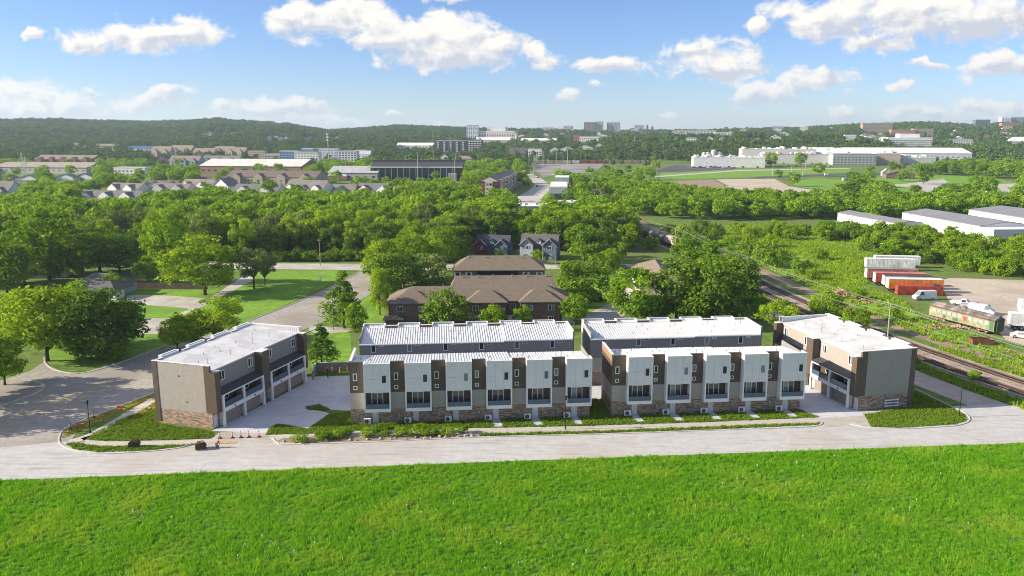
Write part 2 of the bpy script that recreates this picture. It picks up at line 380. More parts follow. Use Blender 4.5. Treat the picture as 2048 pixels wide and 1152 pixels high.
# the land: one sheet to the horizon
def land():
    xs = np.concatenate([np.linspace(-9000, -3000, 9)[:-1], np.linspace(-3000, 3000, 121), np.linspace(3000, 9000, 9)[1:]])
    ys = np.concatenate([np.linspace(-600, 900, 12)[:-1], np.linspace(900, 4400, 101), np.linspace(4400, 12000, 12)[1:]])
    X, Y = np.meshgrid(xs, ys); Z = terrain(X, Y); nx, ny = len(xs), len(ys)
    me = bpy.data.meshes.new('ground')
    f = [(j*nx+i, j*nx+i+1, (j+1)*nx+i+1, (j+1)*nx+i) for j in range(ny-1) for i in range(nx-1)]
    me.from_pydata(np.stack([X, Y, Z], -1).reshape(-1, 3).tolist(), [], f); me.materials.append(m_ground)
    tag(put('ground', me), 'open green land running out to the wooded hills', 'ground', kind='structure')
land()
near_edge = [(-130, 94.2), (-67.4, 99.8), (0, 106.0), (76.9, 112.7), (150, 119.2)]
sheet('field', [(-130, 20), (150, 20)] + near_edge[::-1], .02, m_field, 'wide bright green grass field in the foreground', 'field')
sheet('new_street', [near_edge[0]] + [(-71.5, 99.4)] + near_edge[2:] + [(150, 136), (95, 131.5)] + [S(75, -1.8), S(20, -1.8), S(-20, -1.8)] + GP([(420, 880), (118, 884)]), .030, m_street, 'pale dusty new street in front of the townhouses', 'street')
road_l = [(-118, 60), (-100, 105), (-91, 126), (-84, 146), (-76, 164), (-65, 190), (-56, 225), (-52, 252), (-50, 269)]
road_r = [(-36, 269), (-38, 252), (-40.5, 225), (-46.5, 190), (-57, 158), (-64.3, 136), (-67.5, 125), (-67.8, 117.5), (-66.5, 112.5), (-64.5, 108.2), (-70.5, 100.5), (-84, 60)]
sheet('asphalt_road', catmull(road_l, 4) + road_r, .026, m_asph, 'worn grey asphalt road passing left of the townhouses', 'road')
sheet('side_street', GP([(0, 762), (60, 742), (90, 722), (96, 730), (120, 742), (160, 748), (120, 785), (88, 775), (70, 790), (0, 800)]), .024, m_asph, 'short side street joining the road at the left', 'side street')
sheet('cross_street', [(-175, 271), (-50, 264), (-36, 264), (60, 268), (60, 277), (-36, 275), (-50, 277), (-175, 280)], .022, m_conc, 'pale cross street in front of the wood', 'cross street')
mb = MB(); cl = catmull([( (a[0]+b[0])/2, (a[1]+b[1])/2) for a, b in zip([(-118,60),(-100,105),(-91,126),(-84,146),(-76,164),(-65,190),(-56,225),(-52,252)], [(-84,60),(-74,100),(-68.5,120),(-62,142),(-56,160),(-46.5,190),(-40.5,225),(-38,252)])], 10)
for d in (-1.75, 1.75):
    strip(mb, cl, d - .07, d + .07, .040, 0)
    for i in range(0, len(cl) - 1, 3): strip(mb, cl[i:i+2], d + (.25 if d < 0 else -.4), d + (.4 if d < 0 else -.25), .040, 0)
for d in (-5.2, 5.2):
    for i in range(0, len(cl) - 1, 4): strip(mb, cl[i:i+2], d - .07, d + .07, .040, 1)
tag(mb.part('road_markings', [m_yellow, m_white]), 'yellow and white lane lines painted along the asphalt road', 'road markings', kind='structure')
# kerbs
def kerb(line, label, w=.22, h=.13):
    mb = MB(); bar(mb, line, -w/2, w/2, 0, h); tag(mb.part('kerb', m_kerb), label, 'kerb', kind='structure')
k_left = catmull(GP([(640, 655), (520, 700), (308, 786), (230, 817), (160, 843), (130, 858), (119, 873), (119, 886), (135, 897), (165, 905), (210, 908), (300, 903), (360, 896), (392, 887)]), 5)
kerb(k_left, 'kerb curving round the corner lawn at the left end of the street')
kerb(catmull(GP([(545, 877), (555, 886), (580, 889), (760, 884), (960, 875), (1200, 869), (1430, 861), (1600, 855), (1638, 851), (1645, 845)]), 5), 'long kerb between the new street and the front verge')
kerb(catmull(GP([(1700, 849), (1740, 856), (1800, 858), (1870, 855), (1915, 851), (1938, 842), (1932, 828), (1900, 812), (1830, 778)]), 5), 'kerb round the corner lawn at the right end')
kerb(catmull([road_l[i] for i in (5, 6, 7, 8)], 5), 'kerb along the far stretch of the asphalt road')
kerb(catmull(GP([(88, 716), (92, 728), (110, 740), (150, 747), (200, 739), (270, 715), (330, 692), (420, 663)]), 5), 'kerb below the big trees beside the asphalt road')
kerb(catmull(GP([(60, 762), (85, 768), (88, 776), (70, 788), (40, 799), (0, 813)]), 5), 'kerb round the grass corner at the left edge')
# site paving
sheet('driveway', GP([(441, 863), (533, 866), (537, 858), (552, 848), (562, 848), (616, 857), (659, 827), (640, 822), (615, 820), (612, 813), (640, 809), (662, 820), (702, 822)]) + [S(-.1, 8.2), S(-.5, 26), S(-12, 26)] + GP([(607, 768), (424, 862)]), .034, m_drive, 'wide shaded concrete driveway between the left block and the rows', 'driveway')
sheet('alley', [S(-.1, 8.3), S(76, 8.3), S(76, 16.0), S(-.1, 16.0)], .030, m_drive, 'narrow concrete alley between front and back rows', 'alley')
sheet('driveway', [S(74.4, -1.5), S(74.4, 15)] + [S(80, 26), S(90, 26)] + GP([(1600, 745), (1724, 826), (1734, 832), (1640, 836)]), .034, m_drive, 'concrete driveway between the right block and the rows', 'driveway')
sheet('driveway_apron', GP([(405, 892), (432, 877), (440, 864), (533, 867), (540, 878), (558, 889), (480, 893)]), .038, m_conc, 'clean concrete apron where the left driveway meets the street', 'apron')
sheet('driveway_apron', GP([(1640, 837), (1732, 831), (1740, 845), (1700, 850), (1738, 857), (1650, 854), (1646, 845)]), .038, m_conc, 'clean concrete apron where the right driveway meets the street', 'apron')
mb = MB()
for line, w in ((GP([(172, 874), (196, 886), (235, 889), (330, 886), (436, 881)]), 1.6), (GP([(552, 873), (640, 871), (700, 868), (800, 866), (920, 862)]), 1.5), (GP([(920, 862), (1180, 858), (1420, 849), (1640, 841)]), 1.5), (GP([(140, 884), (180, 872), (230, 845), (312, 797)]), 1.9)):
    strip(mb, catmull(line, 6), -w/2, w/2, .052)
tag(mb.part('sidewalk', m_walk), 'light concrete sidewalk along the front of the townhouses', 'sidewalk', kind='structure')
mb = MB()
for n_, u0 in ((6, 0), (5, 42.2)):
    for i in range(n_):
        if n_ == 6 and i < 3: continue
        u = u0 + i*6.43 + 3.85; mb.add([(*S(u-.7, 0), .06), (*S(u+.7, 0), .06), (*S(u+.9, -3.4), .06), (*S(u-.5, -3.4), .06)], [(3, 2, 1, 0)])
tag(mb.part('entry_paths', m_drive), 'short concrete paths from the townhouse doors to the sidewalk', 'paths', kind='structure')
# turf around the site
LAWN_A = GP([(172, 880), (192, 866), (245, 838), (312, 818), (314, 846), (418, 863), (428, 870), (420, 877), (210, 883)])
VERGE_A = GP([(130, 889), (150, 885), (185, 892), (300, 893), (388, 889), (380, 892), (300, 901), (200, 905), (150, 899)])
SOD_A = GP([(124, 876), (130, 860), (160, 845), (230, 819), (308, 788), (311, 793), (220, 833), (140, 872)])
SOD_B = GP([(250, 836), (311, 803), (313, 846), (270, 848)])
LAWN_B = GP([(531, 870), (537, 860), (552, 850), (561, 850), (617, 859), (662, 828), (702, 824), (703, 850), (702, 866), (640, 868)])
ISLE = GP([(613, 819), (613, 814), (640, 810), (660, 820), (655, 822)])
LAWN_C = [S(0, -.2), S(38.6, -.2), S(38.6, 8.2), S(42.2, 8.2), S(42.2, -.2), S(74.4, -.2)] + GP([(1638, 835), (1400, 845), (1180, 852), (920, 857), (703, 863)])
VERGE_C = GP([(958, 868), (1180, 863), (1420, 854), (1640, 846), (1638, 850), (1430, 859), (1200, 867), (960, 873)])
WEEDS = GP([(552, 883), (566, 877), (700, 873), (960, 867), (1052, 868), (958, 874), (760, 882), (585, 887)])
LAWN_R = GP([(1728, 829), (1822, 814), (1829, 781), (1898, 814), (1930, 830), (1934, 841), (1912, 849), (1800, 856), (1742, 854)])
for nm, po, m, lb in (('lawn', LAWN_A, m_verge, 'grass lawn before the brick end of the left block'), ('verge', VERGE_A, m_verge, 'thin grass verge between sidewalk and kerb at the left corner'), ('sod_strip', SOD_A, m_sod, 'yellowed new sod strip along the asphalt road'),
        ('sod_patch', SOD_B, m_sod, 'yellowed new sod patch beside the left block'), ('lawn', LAWN_B, m_verge, 'grass lawn between the driveway and the front row'), ('planting_island', ISLE, m_verge, 'small grass island in the driveway'),
        ('lawn', LAWN_C, m_verge, 'grass lawn along the doors of the two front rows'), ('verge', VERGE_C, m_verge, 'long grass verge beside the new street'), ('planting_bed', WEEDS, m_dirt, 'bare dirt bed with weeds and stones by the street'), ('lawn', LAWN_R, m_verge, 'grass corner lawn before the right block')):
    sheet(nm, po, .046, m, lb, nm.replace('_', ' '))
# neighbourhood on the left
q = lambda L: GP([(x / 2.926, 400 + y / 2.926) for x, y in L])
sheet('lawn', q([(560, 960), (800, 800), (1050, 690), (1120, 640), (1500, 420), (1640, 412), (1975, 412), (1960, 480), (1500, 690), (1150, 830), (900, 900)]), .012, m_lawn, 'bright mown lawn between the lane and the asphalt road', 'lawn')
sheet('lawn', q([(700, 520), (1290, 520), (1230, 580), (1100, 640), (980, 690), (700, 690)]), .012, m_lawn, 'bright mown front lawn of the grey-roofed house', 'lawn')
sheet('lane', q([(640, 690), (975, 693), (1105, 640), (1230, 570), (1420, 450), (1482, 440), (1480, 470), (1250, 590), (1110, 660), (940, 785), (640, 782)]), .022, m_conc, 'pale concrete lane leading past the grey-roofed house', 'lane')
sheet('house_driveway', q([(740, 556), (960, 558), (1225, 577), (1110, 640), (1085, 632), (740, 606)]), .026, m_conc, 'concrete driveway of the grey-roofed house', 'driveway')
sheet('lawn', GP([(0, 760), (60, 762), (86, 770), (84, 778), (0, 811)]), .014, m_lawn, 'mown grass corner at the left edge of the picture', 'lawn')
sheet('lawn', GP([(95, 728), (200, 735), (330, 690), (325, 668), (200, 660), (90, 690)]), .014, m_lawn, 'mown grass below the big roadside trees', 'lawn')
sheet('lawn', GP([(622, 665), (700, 655), (705, 735), (628, 745), (612, 700)]), .010, m_lawn, 'mown lawn behind the yellow bollards', 'lawn')
sheet('lawn', GP([(735, 590), (775, 600), (765, 655), (700, 660), (690, 640)]), .010, m_lawn, 'mown lawn at the end of the brick apartments', 'lawn')
sheet('lawn', GP([(1140, 560), (1250, 550), (1235, 600), (1180, 625), (1120, 632)]), .010, m_lawn, 'mown lawn right of the brick apartments', 'lawn')
sheet('path', GP([(618, 652), (700, 655), (702, 663), (640, 668), (618, 662)]), .020, m_conc, 'pale path beside the roadside tree', 'path')
sheet('parking_court', GP([(1150, 575), (1240, 560), (1290, 600), (1235, 640), (1150, 640)]), .006, m_conc, 'parking court behind the trees right of the brick apartments', 'parking court')
# railway corridor
TR1 = [(99, 100), (95, 122), (91, 135), (84.5, 156), (79.5, 178), (73, 222), (69.5, 265), (65, 310), (58, 350), (52, 400), (53, 470), (60, 560), (70, 680), (76, 800)]
TR1 = catmull(TR1, 10); TR2 = offs(TR1, -5.6)
gr = offs(catmull([(90, 100), (84, 122), (79, 137), (74, 156), (69, 178), (62, 222), (58, 262)], 6), 0)
mb = MB(); strip(mb, gr, -3.4, 3.4, .020); tag(mb.part('gravel_road', m_lot), 'pale gravel road between the right block and the railway', 'gravel road', kind='structure')
mb = MB(); bar(mb, TR1, -8.8, 3.2, .0, .10); strip(mb, TR1, -2.2, 2.2, .22); strip(mb, TR2, -2.2, 2.2, .22)
tag(mb.part('ballast_bed', m_ballast), 'brown stone ballast bed under the two railway tracks', 'ballast', kind='structure')
m_rail = mat('rusty_rail', (.20, .13, .085), rough=.45, metal=.5, var=.2); m_tie = mat('weathered_sleeper', (.115, .09, .07), var=.35, scale=2, rough=1)
def track(line, label):
    t = thing('railway_track', label, 'railway track', (line[0][0], line[0][1], 0)); x0, y0 = line[0]
    L = [(p[0]-x0, p[1]-y0) for p in line]
    for d in (-.75, .75):
        mb = MB(); bar(mb, L, d-.05, d+.05, .34, .50); mb.part('rail', m_rail, t)
    mb = MB(); acc = 0
    for i in range(len(L)-1):
        a, b = np.array(L[i]), np.array(L[i+1]); n = np.hypot(*(b-a)); s_ = acc
        while s_ < n:
            p = a + (b-a)*s_/n; mb.box(p[0]-1.3, p[0]+1.3, p[1]-.13, p[1]+.13, .2, .36, rz=math.atan2(b[1]-a[1], b[0]-a[0]) + math.pi/2); s_ += .62
        acc = s_ - n
    tag(mb.part('sleepers', m_tie, t), kind='stuff')
track(TR1, 'rusty railway track nearer the right block'); track(TR2, 'rusty railway track on the far side of the ballast bed')
mb = MB(); strip(mb, offs(TR1, -14), -2.2, 2.2, .03); tag(mb.part('dirt_track', m_dirt), 'rutted dirt track between the railway and the green coach', 'dirt track', kind='structure')
sheet('yard', GP([(1878, 562), (1900, 556), (2100, 562), (2300, 700), (2048, 690), (2012, 680), (1985, 652), (1950, 640), (1900, 606)]), .016, m_lot, 'wide pale gravel yard beside the trailers', 'yard')
sheet('dirt_pad', GP([(1985, 700), (2010, 694), (2100, 722), (2100, 745), (2035, 722)]), .018, m_dirt, 'bare dirt pad near the right edge', 'dirt pad')
m_meadow = mat('tall_meadow', (.19, .32, .03), var=.3, scale=.25, rough=1, col2=(.14, .24, .03), big=.06)
MEADOW = GP([(1395, 455), (1560, 450), (1700, 470), (1760, 520), (1730, 575), (1800, 600), (1850, 640), (2005, 690), (2100, 745), (2100, 765), (1835, 670), (1700, 612), (1590, 560), (1480, 515)])
sheet('meadow', MEADOW, .008, m_meadow, 'bright green overgrown meadow beyond the railway', 'meadow')
BANK = [p for p in offs(TR1, 3.4)][:28] + [p for p in offs(gr, -3.5)][::-1]
# ------------------------------------------------------------------ the new townhouses
m_wpanel = mat('white_fibre_panel', (.68, .675, .665), rough=.55, var=.03, scale=.6)
m_trim = mat('white_trim', (.76, .755, .74), rough=.5, var=.03)
m_roofw = mat('white_metal_roof', (.69, .69, .68), rough=.35, var=.05, scale=.5, spec=.5)
m_memb = mat('white_roof_membrane', (.66, .66, .65), rough=.7, var=.07, scale=.35, col2=(.53, .53, .52), big=.3)
m_dark = mat('dark_brown_cladding', (.115, .084, .062), rough=.55, var=.10, scale=1.2, bump=.02, pat=('lap', .2, 1))
m_grey = mat('grey_lap_siding', (.44, .395, .34), rough=.7, var=.05, bump=.025, pat=('lap', .17))
m_dgrey = mat('charcoal_and_shaded_tan_siding', (.25, .24, .23), rough=.7, var=.05, bump=.025, pat=('lap', .17))  # also the left block's tan siding, its shade mixed into the colour
m_tan = mat('tan_lap_siding', (.34, .31, .275), rough=.7, var=.05, bump=.025, pat=('lap', .17))
m_brick = mat('mixed_tan_brick', (.3, .2, .15), rough=.9, var=.25, scale=6, bump=.03, pat=('brick', .62, .17, .014, (.60, .41, .29), (.17, .105, .08), (.40, .32, .26)))
m_wood = mat('dark_wood_soffit', (.10, .064, .044), rough=.6, var=.2, scale=2, bump=.015, pat=('lap', .15))
m_navy = mat('dark_membrane_awning', (.060, .062, .068), rough=.6, var=.15)
m_garage = mat('taupe_garage_door', (.26, .225, .20), rough=.6, var=.05)
m_door = mat('pale_grey_door', (.62, .62, .62), rough=.5, var=.04)
m_black = mat('black_metal', (.015, .015, .016), rough=.45, var=.1)
m_ac = mat('white_enamel', (.74, .74, .72), rough=.4, var=.05)
m_steel = mat('galvanised_steel', (.33, .35, .37), rough=.45, metal=.6, var=.1)
m_sunlit = mat('sunlit_strip_brown', (.30, .195, .115), rough=.6, var=.08)
g_win = glassmat('window_glass'); 
g_bal = mat('tinted_balcony_glass', (.060, .105, .155), rough=.18, var=.1, spec=.5)
g_cur = glassmat('curtained_glass', (.07, .075, .07), .12)
_wc = {}
def window(parent, x, y, z, w, h, rz=0, style=1, frame=None, name='window', fw=.09):
    "centre of the window on the wall plane; it faces local -Y turned by rz; one mesh for the frame, one pane below it per light"
    frame = frame or m_trim
    k = (round(w, 2), round(h, 2), style, frame.name, fw)
    if k not in _wc:
        a = MB(); d0, d1 = -.05, .04
        a.box(-w/2, -w/2+fw, d0, d1, -h/2, h/2); a.box(w/2-fw, w/2, d0, d1, -h/2, h/2)
        a.box(-w/2+fw, w/2-fw, d0, d1, h/2-fw, h/2); a.box(-w/2+fw, w/2-fw, d0, d1, -h/2, -h/2+fw)
        n = style
        for i in range(1, n): xx = -w/2 + w*i/n; a.box(xx-fw*.45, xx+fw*.45, d0+.005, d1, -h/2+fw, h/2-fw)
        b = MB(); wl = (w - 2*fw)/n; b.box(-wl/2+.005, wl/2-.005, -.012, .03, -h/2+fw, h/2-fw)
        _wc[k] = (a.mesh(name, frame), b.mesh('pane', g_cur if name == 'sliding_door' else g_win), [(-w/2+fw + wl*(i+.5)) for i in range(n)])
    a, b, xs = _wc[k]
    o = put(name, a, parent, (x, y, z), rz)
    for xx in xs: put('pane', b, o, (xx, 0, 0))
    return o
def prism_v(mb, u0, u1, v0, v1, z0, za, zb, mi=0):
    "box whose top slopes from za at v0 to zb at v1"
    mb.hexa([(u0,v0,z0),(u1,v0,z0),(u1,v1,z0),(u0,v1,z0)], [(u0,v0,za),(u1,v0,za),(u1,v1,zb),(u0,v1,zb)], mi)
UW, DK, DEP, BAY = 6.43, 2.30, 8.2, 1.4
ROOF = lambda v: 10.10 - (v + BAY) * .118
def row(n, origin, rz, label, step, facing_street):
    t = thing('townhouse_row', label, 'townhouses', (*origin, 0), rz, 'white bay townhouse rows')
    L = n * UW
    mb = MB(); mb.box(0, L, 0, DEP, 0, 2.45); mb.part('brick_base', m_brick, t)
    mb = MB(); mb.box(.004, L-.004, .004, DEP-.004, 2.45, 5.15); mb.part('grey_siding', m_grey, t)
    for i in range(n):                                # dark cladding between the bays
        mb = MB(); mb.box(i*UW, i*UW+DK, 0, .35, 5.15, 10.14); mb.part('dark_cladding', m_dark, t)
        mb = MB(); mb.box(i*UW-.03, i*UW+DK+.03, -.05, .38, 10.14, 10.22); mb.part('coping', m_dark if facing_street else m_trim, t)
    mb = MB(); prism_v(mb, .004, L-.004, .36, DEP-.01, 5.15, ROOF(.36)-.30, ROOF(DEP)-.30); mb.part('upper_wall', m_dgrey, t)
    for x0, x1, s_ in ((0, .30, -1), (L-.30, L, 1)):   # end walls
        mb = MB(); mb.box(x0 if s_ < 0 else x0+.16, x0+.14 if s_ < 0 else x1, .36, DEP, 5.15, 10.30 if s_ < 0 else ROOF(0)+.02); mb.part('end_wall', m_dark if s_ < 0 else m_dgrey, t)
        if s_ < 0:
            mb = MB(); mb.box(.142, .30, .36, DEP, 8.6, 10.30); mb.box(-.05, .34, .30, DEP+.04, 10.303, 10.37); mb.part('parapet', m_trim, t)
            mb = MB(); mb.box(-.045, -.012, .30, DEP+.03, 9.15, 10.30); mb.part('fascia_and_lit_strip', m_sunlit, t)  # sunlit top of the end wall, painted as a lighter brown strip
        else:
            mb = MB(); mb.hexa([(L-.02,.3,ROOF(.3)-.02),(L+.08,.3,ROOF(.3)-.02),(L+.08,DEP,ROOF(DEP)-.3),(L-.02,DEP,ROOF(DEP)-.3)], [(L-.02,.3,ROOF(.3)+.10),(L+.08,.3,ROOF(.3)+.10),(L+.08,DEP,ROOF(DEP)+.10),(L-.02,DEP,ROOF(DEP)+.10)]); mb.part('fascia_and_lit_strip', m_trim, t)
    # the roof: two stretches with a small step between, raised ribs down the slope
    for s0, s1, dz in ((0, step, .0), (step, n, -.16)):
        mb = MB(); u0, u1 = s0*UW + (.3 if s0 == 0 else 0), s1*UW
        rf = lambda v: ROOF(v) + dz
        mb.hexa([(u0,.36,rf(.36)-.18),(u1,.36,rf(.36)-.18),(u1,DEP+.12,rf(DEP+.12)-.18),(u0,DEP+.12,rf(DEP+.12)-.18)], [(u0,.36,rf(.36)),(u1,.36,rf(.36)),(u1,DEP+.12,rf(DEP+.12)),(u0,DEP+.12,rf(DEP+.12))])
        ro = mb.part('roof', m_roofw, t)
        rb = MB(); u = u0 + .2
        while u < u1 - .1:
            inb = ((u % UW) > DK + .2) and ((u % UW) < UW - .2); v0 = -BAY + .2 if inb else .40
            rb.hexa([(u-.035,v0,rf(v0)-.02),(u+.035,v0,rf(v0)-.02),(u+.035,DEP+.1,rf(DEP+.1)-.02),(u-.035,DEP+.1,rf(DEP+.1)-.02)], [(u-.025,v0,rf(v0)+.075),(u+.025,v0,rf(v0)+.075),(u+.025,DEP+.1,rf(DEP+.1)+.075),(u-.025,DEP+.1,rf(DEP+.1)+.075)]); u += .44
        tag(rb.part('ribs', m_roofw, ro), kind='stuff')
        mb = MB(); mb.box(u0, u1, DEP+.125, DEP+.25, rf(DEP)-.22, rf(DEP)-.05); mb.part('gutter', m_trim, ro)
        for i in range(s0, s1):
            for (du, v, h) in ((1.4, 4.4, .2), (2.0, 2.6, .5), (3.1, 3.0, .2), (4.6, 6.2, .2), (2.6, 6.6, .2)):
                mb = MB(); z = rf(v); mb.tube((i*UW+du, v, z-.05), (i*UW+du, v, z+h), .06, n=6); mb.tube((i*UW+du, v, z+h), (i*UW+du, v, z+h+.1), .12, .10, n=6); mb.part('vent_pipe', m_steel, ro)
    for i in range(n):
        b0, b1 = i*UW + DK, (i+1)*UW
        if i == n-1: b1 += .04
        last = .16 if i >= step else 0
        bay = MB(); zt = 10.22
        bay.box(b0, b0+.2, -BAY, .36, 2.86, zt); bay.box(b1-.2, b1, -BAY, .36, 2.86, zt)       # cheeks
        bay.box(b0, b1, -BAY, -.003, 2.30, 2.86)                                              # floor box
        bay.box(b0+.2, b1-.2, -BAY+.05, .355, 5.55, ROOF(-BAY) - .25)                         # closed upper room
        bo = bay.part('bay', m_trim, t)
        rr = MB(); rr.hexa([(b0+.2,-BAY+.2,ROOF(-BAY)-.2),(b1-.2,-BAY+.2,ROOF(-BAY)-.2),(b1-.2,.36,ROOF(.36)-.2),(b0+.2,.36,ROOF(.36)-.2)], [(b0+.2,-BAY+.2,ROOF(-BAY)-last),(b1-.2,-BAY+.2,ROOF(-BAY)-last),(b1-.2,.36,ROOF(.36)-last),(b0+.2,.36,ROOF(.36)-last)]); rr.part('bay_roof', m_roofw, bo)
        cp = MB(); cp.box(b0-.03, b1+.03, -BAY-.04, -BAY+.22, zt, zt+.07); cp.box(b0-.03, b0+.23, -BAY+.22, .36, zt, zt+.07); cp.box(b1-.23, b1+.03, -BAY+.22, .36, zt, zt+.07); cp.part('coping', m_trim, bo)
        pw = (b1 - b0 - .4) / 3
        for c_ in range(3):
            for z0, z1 in ((5.55, 7.75), (7.75, zt)):
                pm = MB(); pm.box(b0+.2+c_*pw+.009, b0+.2+(c_+1)*pw-.009, -BAY-.012, -BAY+.05, z0+.009, z1-.009); pm.part('panel', m_wpanel, bo)
        rw = MB(); rw.box(b0+.2, b1-.2, -.03, .0, 2.86, 5.55); rw.part('recess_wall', m_wood, bo)
        window(bo, b0+1.95, -.035, 4.02, 1.85, 2.25, style=2, name='sliding_door', fw=.11)
        rl = MB(); rl.box(b0+.2, b1-.2, -BAY+.10, -BAY+.13, 2.9, 3.62); rl.part('balcony_glass', g_bal, bo)
        rl = MB(); rl.box(b0+.2, b1-.2, -BAY+.08, -BAY+.15, 3.62, 3.67); rl.part('railing', m_black, bo)
        window(bo, b1-.95, -BAY-.015, 7.75, .86, 1.45, fw=.11)
        window(t, i*UW+.85, 0, 7.75, .66, 1.22, fw=.11); window(t, i*UW+.85, 0, 5.98, .64, .62, fw=.12)
        dr = MB(); dr.box(i*UW+3.4, i*UW+4.34, -.06, .0, .05, 2.2); d = dr.part('door', m_door, t)
        MB().box(i*UW+4.2, i*UW+4.25, -.12, -.06, 1.0, 1.15).part('handle', m_black, d)
        e = MB(); e.box(i*UW+.98, i*UW+1.33, -.2, 0, 1.0, 1.75); e.box(i*UW+1.42, i*UW+1.6, -.14, 0, .9, 1.4); e.tube((i*UW+1.15, -.24, 1.5), (i*UW+1.15, -.2, 1.5), .12, n=8); e.part('electric_meter', m_steel, t)
        l = MB(); l.box(i*UW+4.6, i*UW+4.72, -.12, 0, 2.0, 2.2); l.part('wall_lamp', m_black, t)
        # alley side
        window(t, i*UW+UW*.62, DEP-.005, 8.0, .86, 1.5, rz=math.pi, fw=.11); window(t, i*UW+UW*.40, DEP-.005, 8.45, .9, .32, rz=math.pi, fw=.08)
        if i % 2 == 0: window(t, i*UW+UW*.55, DEP-.005, 5.4, .86, 1.4, rz=math.pi, fw=.11)
        gd = MB(); [gd.box(i*UW+.7, i*UW+5.4, DEP, DEP+.06, .05+k*.56, .59+k*.56) for k in range(4)]; gd.part('garage_door', m_garage, t)
    return t
row(6, S(0, 0), SA, 'front row of six white bay townhouses nearest the driveway', 4, True)
row(5, S(42.2, 0), SA, 'front row of five white bay townhouses nearer the railway', 3, True)
row(6, S(38.6, 24.3), SA + math.pi, 'back row of six townhouses with ribbed white roof, left of centre', 2, False)
row(5, S(73.9, 24.3), SA + math.pi, 'back row of five townhouses with ribbed white roof, right of centre', 2, False)
# condensing units in front of the rows
def ac_mesh():
    a = MB(); a.box(-.55, .55, -.22, .22, .12, .98); a.box(-.45, -.35, -.2, .2, .0, .12); a.box(.35, .45, -.2, .2, 0, .12)
    g = MB(); n = 20; 
    for r0, r1 in ((.34, .31), (.22, .20), (.10, .0)):
        p = [(math.cos(6.2832*i/n), math.sin(6.2832*i/n)) for i in range(n)]
        g.add([(-.1+c*r0, -.235, .56+s*r0) for c, s in p] + [(-.1+c*r1, -.235, .56+s*r1) for c, s in p], [(i, (i+1) % n, n+(i+1) % n, n+i) for i in range(n)])
    d = MB(); d.add([(-.1+.33*math.cos(6.2832*i/n), -.226, .56+.33*math.sin(6.2832*i/n)) for i in range(n)], [tuple(range(n))])
    return a.mesh('casing', m_ac), g.mesh('grille', m_steel), d.mesh('fan', m_black)
AC = ac_mesh()
ordn = ['first', 'second', 'third', 'fourth', 'fifth', 'sixth', 'seventh', 'eighth', 'ninth', 'tenth', 'eleventh', 'twelfth', 'thirteenth', 'fourteenth', 'fifteenth', 'sixteenth', 'seventeenth', 'eighteenth', 'nineteenth', 'twentieth']
k = 0
for n_, u0 in ((6, 0), (5, 42.2)):
    for i in range(n_):
        p = S(u0 + i*UW + 2.6, -.55)
        t = thing('air_conditioner', 'white condensing unit beside the %s townhouse door from the driveway' % ordn[k], 'air conditioner', (*p, .05), SA, 'condensing units along the townhouse fronts'); k += 1
        put('casing', AC[0], t); put('fan', AC[2], t); put('grille', AC[1], t)
